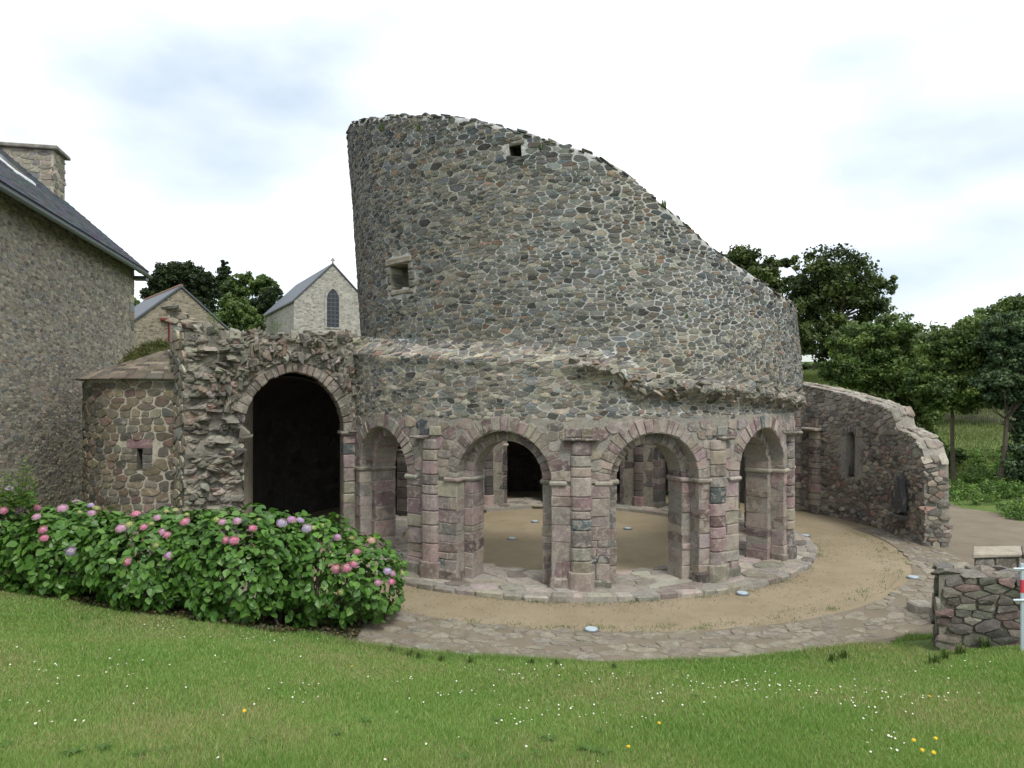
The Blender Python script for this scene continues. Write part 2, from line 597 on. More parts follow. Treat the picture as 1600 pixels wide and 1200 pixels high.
def f_sand(t, b):
    p = pos(t)
    c = mix(t, (.235, .19, .118), (.295, .245, .165), ramp(t, noise(t, p, .8, 8, .62), [(.35, 0.0), (.66, 1.0)]))
    c = mix(t, c, (.17, .125, .07), ramp(t, noise(t, p, 2.2, 9, .7), [(.55, 0.0), (.75, .55)]))
    c = mix(t, c, (.10, .105, .045), ramp(t, noise(t, p, 9, 8, .75), [(.62, 0.0), (.74, .55)]))
    v = ramp(t, noise(t, p, 120, 4, .8), [(.25, .6), (.75, 1.38)])
    t.links.new(mix(t, c, v, 1.0, 'MULTIPLY'), b.inputs["Base Color"])
    b.inputs["Roughness"].default_value = .97
    bump(t, b, mix(t, noise(t, p, 150, 3, .7), noise(t, p, 4, 5, .6), .5), .5, .03)
M_SAND = mat("stabilised_sand", f_sand)
def f_dirt(t, b):
    p = pos(t)
    c = mix(t, (.185, .155, .112), (.235, .198, .148), ramp(t, noise(t, p, 1.5, 8, .65), [(.35, 0.0), (.66, 1.0)]))
    v = ramp(t, noise(t, p, 60, 6, .8), [(.25, .65), (.75, 1.3)])
    t.links.new(mix(t, c, v, 1.0, 'MULTIPLY'), b.inputs["Base Color"])
    b.inputs["Roughness"].default_value = .97
    bump(t, b, noise(t, p, 40, 8, .7), .7, .04)
M_DIRT = mat("bare_earth", f_dirt)
M_SOIL = mortar_mat("bed_soil", (.045, .036, .026), (.07, .055, .038), scale=4, bs=1.0, dirt=(.03, .026, .02))

PAL_T = [(4, (.18, .172, .148)), (3.5, (.16, .157, .142)), (2.5, (.195, .17, .132)), (2, (.155, .163, .16)), (.6, (.195, .135, .098)), (2.5, (.082, .08, .073)), (1.8, (.25, .23, .19)), (.5, (.12, .132, .135))]
PAL_P = [(4, (.24, .178, .168)), (3, (.27, .22, .188)), (3, (.235, .195, .18)), (2.5, (.27, .235, .185)), (1.2, (.18, .13, .127)), (.25, (.085, .10, .10)), (1.5, (.20, .185, .168))]
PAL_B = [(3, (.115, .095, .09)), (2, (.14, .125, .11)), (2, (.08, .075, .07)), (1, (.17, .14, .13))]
PAL_H = [(4, (.31, .28, .22)), (3, (.265, .243, .20)), (2, (.35, .31, .24)), (1.2, (.185, .172, .15)), (.5, (.27, .21, .16)), (1, (.24, .24, .225))]
PAL_H2 = [(p[0], tuple(min(.5, 1.2 * x) for x in p[1])) for p in PAL_H]
PAL_R = [(4, (.19, .17, .14)), (3, (.15, .14, .12)), (2, (.24, .21, .165)), (1.2, (.23, .165, .135)), (1.5, (.10, .095, .085))]
PAL_A = [(3, (.17, .15, .115)), (3, (.21, .175, .12)), (2, (.14, .13, .11)), (1.5, (.20, .14, .115)), (1, (.10, .098, .085))]
PAL_V = [(3, (.26, .237, .195)), (3, (.30, .27, .22)), (2, (.225, .202, .172)), (.6, (.275, .235, .20))]
PAL_L = [(3, (.225, .208, .17)), (3, (.185, .172, .142)), (2, (.27, .248, .20)), (1.5, (.12, .112, .095)), (.9, (.23, .17, .135))]
PAL_G = [(3, (.215, .19, .145)), (3, (.24, .215, .165)), (2, (.20, .178, .14)), (1, (.225, .215, .185))]
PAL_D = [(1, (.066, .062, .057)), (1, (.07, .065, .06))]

# ------------------------------------------------------------------ terrain
def Tn(x, y):
    x = np.asarray(x, float); y = np.asarray(y, float)
    rx, ry = x - CX, y - CY
    r = np.hypot(rx, ry)
    d = np.maximum(0, r - 9.2)
    front = 1 - smn(-7.5, -1.0, ry)
    left = (1 - smn(-9.5, -6.5, rx)) * (1 - smn(4, 14, ry))
    bank = .10 * smn(0.05, .5, d) * front
    zf = np.minimum(.206 * d, 2.6) * front + bank
    zl = np.minimum(.2 * d, .85) * left
    z = np.maximum(zf, zl)
    q = np.maximum(0, y - 28.5)
    z = z + 14 * (1 - np.exp(-.185 * q / 14))
    z = z + .85 * smn(15, 21, x) * smn(12, 18, y)
    z = z + (.03 * np.sin(x * 1.3 + y * .7) + .025 * np.sin(x * .6 - y * 1.9) + .012 * np.sin(3.1 * x + 2.2 * y)) * smn(.2, 1.5, d)
    inn = 1 - smn(9.05, 9.25, r)
    return z * (1 - inn) - .15 * inn
def T(x, y): return float(Tn(x, y))

def ground_at(px, py):
    """point where the ray through a photograph pixel meets the terrain"""
    lo, hi = 1.5, None
    d = 1.5
    while d < 120:
        p = pw(px, py, d)
        if p[2] < max(0.0, T(p[0], p[1])) if math.hypot(p[0] - CX, p[1] - CY) < 9.2 else p[2] < T(p[0], p[1]):
            hi = d; break
        lo = d; d += .15
    if hi is None: hi = d
    for _ in range(20):
        m = (lo + hi) / 2; p = pw(px, py, m)
        z = 0.0 if math.hypot(p[0] - CX, p[1] - CY) < 9.2 else T(p[0], p[1])
        if p[2] < z: hi = m
        else: lo = m
    return pw(px, py, hi)

def axis(a, b, fine, far, step0, grow):
    v = list(np.arange(a, b + 1e-6, fine)); s = step0; x = a
    lo = []
    while x > -far: x -= s; s *= grow; lo.append(x)
    s = step0; x = v[-1]; hi = []
    while x < far: x += s; s *= grow; hi.append(x)
    return np.array(lo[::-1] + v + hi)
gx = axis(-12, 16, .2, 700, .4, 1.18); gy = axis(2, 30, .2, 700, .4, 1.18)
GX, GY = np.meshgrid(gx, gy)
V = np.stack([GX.ravel(), GY.ravel(), Tn(GX, GY).ravel()], 1)
nx, ny = len(gx), len(gy)
ii = np.arange((ny - 1) * (nx - 1)); a = (ii // (nx - 1)) * nx + ii % (nx - 1)
Fq = np.stack([a, a + 1, a + nx + 1, a + nx], 1)
tag(link("ground", np_mesh("ground", V, Fq, M_GROUND, smooth=True)), "green turf and hillside around the ruin", "ground", kind="structure")

def cyl(a, r, z): return (CX + r * math.sin(a), CY - r * math.cos(a), z)
def rin(a):
    """inner edge of the paving ring"""
    d = math.degrees(a)
    return 7.82 + .42 * math.sin(a) + .05 * math.sin(3 * a + 1)
A0, A1 = R_(-180), R_(180)
# sand floor: a polar sheet at z = 0
g = Geo(); na = 120; rr = [0.01] + [i * .45 for i in range(1, 17)] + [None]
for i in range(na):
    aa = A0 + (A1 - A0) * i / na
    for r in rr:
        r_ = r if r is not None else (rin(aa) + .12 if -1.15 < aa < 1.45 else 8.95)
        r_ = min(r_, 8.97)
        g.v.append(cyl(aa, r_, .02 * wob(r_ * math.sin(aa), r_ * math.cos(aa), .5) if .3 < r_ < 7.4 else 0))
k = len(rr)
for i in range(na):
    j = (i + 1) % na
    for q in range(k - 1):
        g.f.append((i * k + q, i * k + q + 1, j * k + q + 1, j * k + q))
tag(link("sand_floor", make_mesh("sand_floor", g.v, g.f, M_SAND, smooth=True)), "ochre sand floor ringing and filling the ruin", "floor", kind="structure")

# earth path: a sheet 6 mm above the terrain on the right and along the paving
def path_mask(x, y):
    rx, ry = x - CX, y - CY
    r = math.hypot(rx, ry); a_ = math.degrees(math.atan2(rx, -ry))
    n = .22 * wob(x, y, 1.1) + .1 * wob(x, y, 3.3)
    if 22 < a_ < 84 and 9.0 < r < 9.75 + n + 1.1 * sm(24, 40, a_) * sm(80, 45, a_): return True
    if x > 7.2 and y > 11.3 and r > 9.0 and y < 25 + n and x < 15.3 + n * 2 and (x - 8) * .2 + 10.9 < y: return True
    return -70 < a_ < 22 and 9.0 < r < 9.28 + n * .6
g = Geo(); idx = {}
st = .16
for i in range(int((40 + 9) / st)):
    for j in range(int((25 - 8.0) / st)):
        x, y = -9 + i * st, 8.0 + j * st
        if x > 15 and False: continue
        if path_mask(x + st / 2, y + st / 2):
            q = []
            for p in ((i, j), (i + 1, j), (i + 1, j + 1), (i, j + 1)):
                if p not in idx:
                    xx, yy = -9 + p[0] * st, 8.0 + p[1] * st
                    idx[p] = len(g.v)
                    g.v.append((xx, yy, max(T(xx, yy), -.02) + .012))
                q.append(idx[p])
            g.f.append(tuple(q))
tag(link("path", make_mesh("path", g.v, g.f, M_DIRT, smooth=True)), "bare brown earth path beside the wall", "path", kind="structure")

# paving ring: foundation of the lost outer wall
g = Geo(); n = 150
for i in range(n + 1):
    aa = R_(-66) + R_(66 + 96) * i / n
    g.v += [cyl(aa, rin(aa), -.1), cyl(aa, rin(aa), .015), cyl(aa, 9.25, .02), cyl(aa, 9.25, -.15)]
for i in range(n):
    for q in range(3): g.f.append((i * 4 + q, i * 4 + 4 + q, i * 4 + 5 + q, i * 4 + 1 + q))
pav = link("paving", make_mesh("paving", g.v, g.f, M_DIRT))
tag(pav, "curved band of flat foundation stones round the sand floor", "paving", kind="structure")
class _P:  # the paving behaves like a Thing at the origin
    at = {pav: (0, 0, 0)}
    def part(s, name, verts, faces, m, cols=None, parent=None, kind=None):
        o = link(name, make_mesh(name, verts, faces, m, cols), (0, 0, 0), parent)
        if kind: o["kind"] = kind
        return o
mapp = lambda u, v, h: cyl(u / 8.5, v, .018 + h)
def ins(u, v): return v > rin(u / 8.5) + .03 and v < 9.22
sts = stones(mapp, R_(-64) * 8.5, R_(94) * 8.5, 7.3, 9.25, .27, .16, PAL_V, ins, .012, (.003, .014), drop=.2, palf=lambda u, v: tuple(.5 * x + .5 * y for x, y in zip(pick(PAL_G), (.222, .196, .15))))
sts = [s_ for s_ in sts if random.random() < .78]
emit(_P(), pav, sts, M_PAVE, "paving_stone", "small_paving_stones", 290)

# ------------------------------------------------------------------ rotunda
PA = [R_(x) for x in (-63.5, -32.3, -1.3, 27.0, 56.5)] + [R_(56.5 + 30 * i) for i in range(1, 8)]    # 12 piers
ARC = [R_(x) for x in (-48.3, -16.4, 13.3, 42.6)] + [R_(71.5 + 30 * i) for i in range(8)]              # 12 arch axes
ARA = [.96, .95, .92, .95] + [.92] * 8                                                                 # outer order radii
RO, RI, RM, ZS = 5.75, 4.98, 5.47, 2.11
ROT = Thing("round_temple_ruin", "ruined round stone tower with sloping broken top standing on a ring of arches", "ruin", (CX, CY, 0))

# stylobate
g = Geo(); n = 96
for i in range(n):
    aa = 6.28318 * i / n
    w1 = 6.22 + .05 * wob(aa * 6, 0)
    g.v += [cyl(aa, 4.35, -.05), cyl(aa, 4.35, .1), cyl(aa, w1, .1), cyl(aa, w1 + .02, -.05)]
for i in range(n):
    j = (i + 1) % n
    for q in range(3): g.f.append((i * 4 + q, j * 4 + q, j * 4 + q + 1, i * 4 + q + 1))
sty = ROT.part("stylobate", g.v, g.f, M_MORTA)
mp_ = lambda u, v, h: cyl(u / 5.6, v, .1 + h)
sts = stones(mp_, R_(-95) * 5.6, R_(110) * 5.6, 4.38, 6.02, .5, .34, PAL_V, None, .007, (.01, .025), drop=.12)
sts += stones(mp_, R_(110) * 5.6, R_(265) * 5.6, 4.38, 6.22, .6, .45, PAL_V, None, .007, (.01, .025), drop=.12)
# kerb stones on the edge
aa = R_(-100)
while aa < R_(112):
    w_ = random.uniform(.25, .55) / 6.2
    rr_ = 6.24 + random.uniform(-.03, .05)
    sts.append(wrap(block(lambda u, v, h: cyl(u, v, h), (aa + .003, aa + w_ - .003), (rr_ - .24, rr_), (-.03, .105 + random.uniform(-.02, .03)), (.006, .03, .025), .004), pick(PAL_V)))
    aa += w_
emit(ROT, sty, sts, M_PAVE, "flagstone", "far_flagstones", 150)

def drumcol(pm, ctr, r, z0, z1, c, k=1.0):
    """half-drum of an engaged column"""
    V = []; n = 8
    zz = [(z0, .93), (z0 + .02, 1), (z1 - .02, 1), (z1, .93)]
    off = random.uniform(-.008, .008)
    for z, s in zz:
        for q in range(n + 1):
            th = math.pi * q / n
            V.append(pm(off + .20 * k * s * math.copysign(abs(math.cos(th)) ** .7, math.cos(th)), z, r + ctr * (.145 * k * s * math.sin(th) ** .8 - .03)))
    f = []
    for i in range(3):
        for q in range(n): f.append((i * (n + 1) + q, i * (n + 1) + q + 1, (i + 1) * (n + 1) + q + 1, (i + 1) * (n + 1) + q))
    f.append(tuple(range(n + 1))); f.append(tuple(range(3 * (n + 1), 4 * (n + 1))))
    return wrap((V, orient(V, f)), c)

def courses(z0, z1, lo=.12, hi=.38):
    z = z0; out = []
    while z < z1 - .08:
        h = random.uniform(lo, hi)
        if z1 - (z + h) < .12: h = z1 - z
        out.append((z, z + h)); z += h
    return out

M_PINKB = stone_mat("dark_sandstone", lichen=(.24, .235, .215), lich=.6, amt=.5, scale=5, dark=.55, bs=.6, smear=(.12, .112, .10), sm_lo=.56, sm_amt=.4)  # darker sandstone for the back piers, rear arches and aisle wall
allrest = Geo()
for k in range(12):
    ac = PA[k]
    hl = ((PA[k] - ARC[k - 1]) % 6.28318) * RO; hr = ((ARC[k] - PA[k]) % 6.28318) * RO
    pm = lambda s, z, r, ac=ac: cyl(ac + s / RO, r, z)
    ol, orr = -(hl - ARA[k - 1]), hr - ARA[k]
    il, ir = ol - .2, orr + .2
    e = .008
    prof = [(ol + e, RO - e), (orr - e, RO - e), (orr - e, RM - e), (ir - e, RM - e), (ir - e, RI + e), (il + e, RI + e), (il + e, RM - e), (ol + e, RM - e)]
    V = [pm(s, z, r) for z in (.05, 3.28) for s, r in prof]
    # above the springing the pier core stays inside the arch stones
    n = len(prof)
    f = [(q, (q + 1) % n, n + (q + 1) % n, n + q) for q in range(n)] + [tuple(range(n, 2 * n))]
    V = [pm(s, z, r) for z in (.05, ZS + .02) for s, r in prof]
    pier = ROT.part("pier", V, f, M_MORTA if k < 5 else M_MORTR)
    sts = []
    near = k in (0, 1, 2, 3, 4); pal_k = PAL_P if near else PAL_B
    def add(u, z, r, c=None, ch=(.011, .011, .011), jit=.012):
        sts.append(wrap(block(pm, u, z, r, ch, jit), c or pick(pal_k)))
    gp = .006
    # outer order faces, left and right of the engaged column
    for (s0, s1) in ((ol, -.15), (.15, orr)):
        for z0, z1 in courses(.10, ZS - .06):
            b_ = random.uniform(-.012, .018)
            if s1 - s0 > .34 and random.random() < .4:
                m_ = random.uniform(s0 + .12, s1 - .12)
                add((s0 + gp, m_ - gp), (z0 + gp, z1 - gp), (RM, RO + b_)); add((m_ + gp, s1 - gp), (z0 + gp, z1 - gp), (RM, RO + random.uniform(-.01, .015)))
            else:
                add((s0 + gp, s1 - gp), (z0 + gp, z1 - gp), (RM, RO + b_))
    # inner order jambs
    for (s0, s1) in ((il, ol + .01), (orr - .01, ir)):
        for z0, z1 in courses(.10, ZS - .06):
            add((s0 + random.uniform(-.006, .012), s1), (z0 + gp, z1 - gp), (RI - .01, RM + random.uniform(-.012, .015)))
    # faces on the inside of the ring
    for z0, z1 in courses(.10, ZS - .05):
        m_ = random.uniform(-.2, .2)
        add((ol + .02, m_ - gp), (z0 + gp, z1 - gp), (RI - random.uniform(0, .03), RI + .2)); add((m_ + gp, orr - .02), (z0 + gp, z1 - gp), (RI - random.uniform(0, .03), RI + .2))
    # engaged columns outside and inside
    for z0, z1 in courses(.42, 2.88, .15, .38):
        sts.append(drumcol(pm, 1, RO, z0 + gp, z1 - gp, pick(pal_k)))
        sts.append(drumcol(pm, -1, RI, z0 + gp, z1 - gp, pick(pal_k)))
    sts.append(drumcol(pm, 1, RO, .08, .44, pick(PAL_P), 1.28))
    sts.append(drumcol(pm, -1, RI, .08, .44, pick(PAL_P), 1.2))
    # plinth blocks
    for (s0, s1) in ((ol - .03, -.2), (.2, orr + .03)):
        add((s0, s1), (.06, random.uniform(.25, .4)), (RM, RO + .045), tuple(c * .62 for c in pick(PAL_V)), (.03, .04, .03))
    # imposts
    for (s0, s1) in ((ol - .045, ol + .3), (orr - .3, orr + .045)):
        add((s0, s1), (ZS - .065, ZS + .025), (RM - .02, RO + .05), pick(PAL_V), (.02, .03, .02), .006)
    for (s0, s1) in ((il - .045, ol - .0), (orr + .0, ir + .045)):
        add((s0, s1), (ZS - .065, ZS + .025), (RI - .02, RM + .045), pick(PAL_V), (.02, .03, .02), .006)
    # abacus of the engaged column
    if k != 3 or True:
        for m0, m1 in ((-.36, -.02), (-.015, .34)):
            if random.random() < .85:
                add((m0, m1), (2.885, 2.95), (RO - .1, RO + random.uniform(.16, .24)), tuple(c * .45 for c in pick(PAL_V)), (.02, .03, .03), .012)
        add((-.3, -.01), (2.96, 3.12), (RO - .2, RO + random.uniform(.01, .05)), pick(PAL_P)); add((.0, .27), (2.96, 3.14), (RO - .2, RO + random.uniform(.01, .05)), pick(PAL_P))
    if near:
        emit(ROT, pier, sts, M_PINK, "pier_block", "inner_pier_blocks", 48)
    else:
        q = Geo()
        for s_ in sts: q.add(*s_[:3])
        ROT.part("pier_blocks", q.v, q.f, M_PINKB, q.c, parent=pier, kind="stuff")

ZT = 3.36
for k in range(12):
    a0, a1 = PA[k], PA[(k + 1) % 12]
    ac = ARC[k]; A1r = ARA[k]; A2r = A1r - .2
    hwl, hwr = ((ac - a0) % 6.28318) * RO, ((a1 - ac) % 6.28318) * RO; hw = min(hwl, hwr)
    am = lambda s, z, r, ac=ac: cyl(ac + s / RO, r, z)
    ths = sorted(set([math.pi * i / 18 for i in range(19)] + [math.atan2(ZT - ZS, hwr), math.pi - math.atan2(ZT - ZS, hwl)]))
    g = Geo()
    def ring(rad, r): return [am(rad * math.cos(t), ZS + rad * math.sin(t), r) for t in ths]
    def rect(r, f_=1.0, rad=0):
        o_ = []
        for t in ths:
            cc, ss = math.cos(t), math.sin(t)
            d_ = min((hwr if cc > 0 else hwl) / abs(cc) if abs(cc) > 1e-6 else 1e9, (ZT - ZS) / ss if ss > 1e-6 else 1e9)
            d_ = rad + (d_ - rad) * f_
            o_.append(am(d_ * cc, ZS + d_ * ss, r))
        return o_
    e = .008
    rows = [rect(RO - e), rect(RO - e, .5, A1r), ring(A1r + e, RO - e), ring(A1r + e, RM - e), ring(A2r + e, RM - e), ring(A2r + e, RI + e), rect(RI + e, .5, A2r), rect(RI + e)]
    m_ = len(ths)
    for rw in rows: g.v += rw
    for i in range(len(rows) - 1):
        for q in range(m_ - 1): g.f.append((i * m_ + q, i * m_ + q + 1, (i + 1) * m_ + q + 1, (i + 1) * m_ + q))
    arch = ROT.part("arch", g.v, g.f, M_MORTA)
    sts = []
    def voussoirs(rad, wd, r0, r1, nn, pal):
        ts = [0.0]
        for i in range(nn): ts.append(ts[-1] + random.uniform(.6, 1.4))
        ts = [t / ts[-1] * math.pi for t in ts]
        vm = lambda t, p, r: am(p * math.cos(t), ZS + .02 + p * math.sin(t), r)
        for i in range(nn):
            sts.append(wrap(block(vm, (ts[i] + .008, ts[i + 1] - .008), (rad + random.uniform(-.008, .008), rad + wd * random.uniform(.9, 1.12)), (r0, r1 + random.uniform(-.012, .012)), (.008, .011, .011), .007), pick(pal)))
    voussoirs(A1r, .265, RM - .03, RO + .012, 21, PAL_P)
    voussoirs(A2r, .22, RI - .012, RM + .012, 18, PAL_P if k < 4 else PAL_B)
    fr = k in (0, 1, 2, 3)
    # spandrel stones
    def insp(s, z):
        return math.hypot(s, z - ZS) > A1r + .29 and -hwl + .16 < s < hwr - .16
    vs = sts; sp = []
    if k in (11, 0, 1, 2, 3, 4):
        sp = stones(lambda s, z, h: am(s, z, RO - .015 + h), -hwl + .17, hwr - .17, ZS + .02, 3.3, .30, .19, PAL_P, insp, .010, (.015, .03), row=True, drop=.08)
    if k in (5, 6, 7, 8, 9, 10):
        sp = stones(lambda s, z, h: am(s, z, RI + .015 - h), -hwl + .02, hwr - .02, ZS + .02, 3.3, .3, .19, PAL_P, lambda s, z: math.hypot(s, z - ZS) > A2r + .27, .012, (.015, .03), row=True, drop=.08)
    if fr:
        emit(ROT, arch, vs, M_PINK, "voussoir", "rear_voussoirs", 39)
        emit(ROT, arch, sp, M_PINK, "spandrel_stone", "small_spandrel_stones", 60)
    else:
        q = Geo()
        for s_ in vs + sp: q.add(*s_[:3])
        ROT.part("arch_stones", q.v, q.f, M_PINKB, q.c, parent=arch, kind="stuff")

# ---- drum wall with ledge and leaning cylinder
def tab(deg, pts):
    if deg <= pts[0][0]: return pts[0][1]
    for (a_, b_), (c_, d_) in zip(pts, pts[1:]):
        if deg <= c_: return b_ + (d_ - b_) * (deg - a_) / (c_ - a_)
    return pts[-1][1]
ZL_T = [(-180, 4.4), (-110, 4.9), (-66, 5.0), (-45, 4.82), (-22, 4.68), (-3, 4.55), (5, 4.42), (8.5, 4.12), (25, 4.08), (45, 3.95), (60, 3.85), (110, 3.8), (180, 4.4)]
ZL = [tab(d, ZL_T) for d in range(-181, 183)]
def zl(a):
    d = (math.degrees(a) + 180) % 360 - 180 + 181
    i = int(d); t = d - i
    return ZL[i] * (1 - t) + ZL[min(i + 1, len(ZL) - 1)] * t
def drum(a, z, h=0.0, inner=False):
    sa, ca = math.sin(a), math.cos(a)
    l = zl(a)
    d = math.degrees(a)
    wl = sm(4, -4, d)
    t = sm(l - .06 - .22 * wl, l + .10 + .06 * wl, z)
    q = (z - l + .2) / .17
    bul = math.exp(-q * q) * (.05 + .13 * sm(-8, 4, d) * sm(110, 70, d)) * (1 + .45 * wob(a * 9, z * 2))
    # hollow under the ledge
    q2 = (z - l + .52) / .16
    bul -= math.exp(-q2 * q2) * .05 * sm(-8, 4, d) * sm(110, 70, d)
    r1 = RO - .01 + bul + .035 * wob(a * 7, z, 1.3) * sm(3.3, 3.7, z)
    dx = .30 - .072 * (z - 4.5)
    r2 = 5.60 + .03 * wob(a * 6, z, .8)
    r = r1 + (r2 - r1) * t + h
    return (CX + dx * t + r * sa, CY - r * ca, z)

def solve(surf, px, py, a, z):
    for _ in range(25):
        x, y = pix(surf(a, z)); ex, ey = px - x, py - y
        e = 1e-3
        xa, ya = pix(surf(a + e, z)); xz, yz = pix(surf(a, z + e))
        j = np.array([[(xa - x) / e, (xz - x) / e], [(ya - y) / e, (yz - y) / e]])
        try: da_, dz_ = np.linalg.solve(j, [ex, ey])
        except Exception: break
        a += max(-.1, min(.1, da_)); z += max(-.4, min(.4, dz_))
        if abs(ex) + abs(ey) < .05: break
    return a, z
sil = [(600, 183), (650, 179), (700, 182), (770, 193), (800, 203), (850, 215), (900, 232), (950, 252), (1000, 290), (1050, 332), (1100, 376), (1150, 414), (1200, 449), (1226, 468)]
ZTOP = []
flat = lambda a, z: (CX + .30 - .072 * (z - 4.5) + 5.6 * math.sin(a), CY - 5.6 * math.cos(a), z)
for px, py in sil:
    a_, z_ = solve(flat, px, py, R_((px - 883) / 7.0), 8.0)
    ZTOP.append((math.degrees(a_), z_))
z0 = ZTOP[0][1]
ZTOP = [(-180, 5.6), (-140, 8.6), (-112, 9.8), (-92, 10.1), (-78, 10.2), (-68, 10.27)] + [p for p in ZTOP if p[0] > -66] + [(80, ZTOP[-1][1] - .15), (110, ZTOP[-1][1] - .6), (150, 5.2), (180, 5.6)]
def ztop(a):
    d = (math.degrees(a) + 180) % 360 - 180
    return tab(d, ZTOP)
WA = [solve(flat, x, y, -.6, 7) for x, y in ((611, 413), (640, 413), (640, 453), (611, 453))]
wa0, wa1 = (WA[0][0] + WA[3][0]) / 2, (WA[1][0] + WA[2][0]) / 2
wz0, wz1 = (WA[2][1] + WA[3][1]) / 2, (WA[0][1] + WA[1][1]) / 2
HA = [solve(flat, x, y, -.15, 9.5) for x, y in ((795, 226), (814, 226), (814, 243), (795, 243))]
ha0, ha1, hz0, hz1 = HA[0][0], HA[1][0], HA[2][1], HA[0][1]
OPEN = [(wa0, wa1, wz0, wz1), (ha0, ha1, hz0 - .04, hz1 + .04)]
na, nz = 240, 66
def topjit(a): return ztop(a) + .03 * wob(a * 20, 1.0)
angs = sorted([A0 + 6.28318 * i / na for i in range(na)] + [wa0, wa1, ha0, ha1])
na = len(angs)
g = Geo()
lower = 18
for a_ in angs:
    zt = topjit(a_); l = zl(a_)
    zs_ = [3.3 + (l + .15 - 3.3) * i / lower for i in range(lower)] + [l + .15 + (zt - l - .15) * i / (nz - lower) for i in range(nz - lower + 1)]
    for z in zs_: g.v.append(drum(a_, z))
    # slightly rounded top, then the inner face
    p = drum(a_, zt)
    dx = .30 - .072 * (zt - 4.5)
    for r, z in ((5.3, zt + .03), (5.0, zt - .05), (5.0, 4.5), (RI + .02, 3.3)):
        g.v.append((CX + (dx if z > 4.6 else 0) + r * math.sin(a_), CY - r * math.cos(a_), z))
m_ = nz + 5
for i in range(na):
    j = (i + 1) % na
    am_ = (angs[i] + angs[j]) / 2 if j else A1
    for q in range(m_ - 1):
        zc = (g.v[i * m_ + q][2] + g.v[i * m_ + q + 1][2]) / 2
        if q < nz and any(o_[0] - .001 < am_ < o_[1] + .001 and o_[2] < zc < o_[3] for o_ in OPEN): continue
        g.f.append((i * m_ + q, j * m_ + q, j * m_ + q + 1, i * m_ + q + 1))
dw = ROT.part("drum_wall", g.v, g.f, M_MORT, smooth=True)
# window recess
g = Geo()
for h_ in (.03, -.85):
    for a_, z in ((wa0, wz0 - .02), (wa1, wz0 - .02), (wa1, wz1 + .02), (wa0, wz1 + .02)): g.v.append(drum(a_, z, h_))
for q in range(4): g.f.append((q, (q + 1) % 4, 4 + (q + 1) % 4, 4 + q))
g.f.append((7, 6, 5, 4))
ROT.part("window_recess", g.v, g.f, M_MORTR)
g = Geo()
for h_ in (.0, -.5):
    for a_, z in ((ha0, hz0 - .12), (ha1, hz0 - .12), (ha1, hz1 + .12), (ha0, hz1 + .12)): g.v.append(drum(a_, z, h_ - .01))
for q in range(4): g.f.append((q, (q + 1) % 4, 4 + (q + 1) % 4, 4 + q))
g.f.append((7, 6, 5, 4))
ROT.part("putlog_hole", g.v, g.f, M_MORTR)
dm = lambda u, z, h: drum(u / 5.65, z, h)
wst = []
for z_, hh_ in ((hz1 - .01, .13), (hz0 - .12, .12)):
    wst.append(wrap(block(dm, (ha0 * 5.65 - .06, ha1 * 5.65 + .05), (z_, z_ + hh_), (-.2, .012), (.03, .03, .01), .025), tuple(x * .7 for x in pick(PAL_T))))
wst.append(wrap(block(dm, (wa0 * 5.65 - .18, wa1 * 5.65 + .14), (wz1, wz1 + .16), (-.3, .05), (.03, .03, .03), .015), (.27, .235, .19)))
wst.append(wrap(block(dm, (wa0 * 5.65 - .05, wa1 * 5.65 + .1), (wz0 - .12, wz0 + .01), (-.3, .045), (.03, .03, .03), .012), (.22, .20, .16)))
for s_, u_ in ((0, wa0 * 5.65 - .16), (1, wa1 * 5.65)):
    zz = wz0
    while zz < wz1 - .05:
        h_ = random.uniform(.14, .22)
        wst.append(wrap(block(dm, (u_, u_ + .16), (zz + .01, min(zz + h_, wz1) - .01), (-.3, .04), (.025, .025, .025), .012), pick(PAL_T))); zz += h_
emit(ROT, dw, wst, M_STONE, "window_stone", "window_stones", 20)
def pal_d(u, z):
    d = ztop(u / 5.65) - z
    a_ = math.degrees(u / 5.65)
    if z < zl(u / 5.65) - .02 and a_ < 2: return pick(PAL_T if random.random() < .45 else PAL_H)
    c = pick(PAL_T)
    if d < .7 and random.random() < .7:
        c = tuple(x * .72 for x in (c[0] * .95, c[1], c[2] * 1.05))
    return c
def ind(u, z):
    a_ = u / 5.65
    if z > ztop(a_) - .05 or z < 3.32: return False
    if ha0 - .008 < a_ < ha1 + .008 and hz0 - .08 < z < hz1 + .1: return False
    return not (wa0 - .035 < a_ < wa1 + .03 and wz0 - .14 < z < wz1 + .18)
sts = stones(dm, R_(-112) * 5.65, R_(112) * 5.65, 3.3, 11.3, .14, .058, PAL_T, ind, .011, (.001, .018), jit=.48, drop=.2, palf=pal_d, big=.06, row=True, rowv=.85, sharp=(.03, .14), gapf=lambda u, z: .0085 + .012 * sm(-10, 5, math.degrees(u / 5.65)) * sm(75, 45, math.degrees(u / 5.65)) * sm(9.3, 7.5, z) * (.6 + .4 * wob(u, z, .8)))
emit(ROT, dw, sts, M_STONE, "rubble_stone", "small_rubble_stones", 290)
# ragged coping on the broken top
cop = []
a_ = R_(-118)
while a_ < R_(112):
    zt = topjit(a_)
    for hh in (.0, -.22, -.45):
        if random.random() < (.95 if hh == 0 else .8):
            p = drum(a_, zt - .02, hh - .11)
            w_ = random.uniform(.09, .22)
            cop.append(wrap(rock((p[0], p[1], p[2] + random.uniform(-.03, .03)), w_, random.uniform(.18, .28), random.uniform(.05, .085), a_, .2, .1, (ztop(a_ + .03) - ztop(a_ - .03)) / .06 / 5.65), tuple(x * .7 for x in pick(PAL_T))))
    a_ += random.uniform(.014, .026)
emit(ROT, dw, cop, M_STONE, "coping_stone", "coping_rubble", 60)
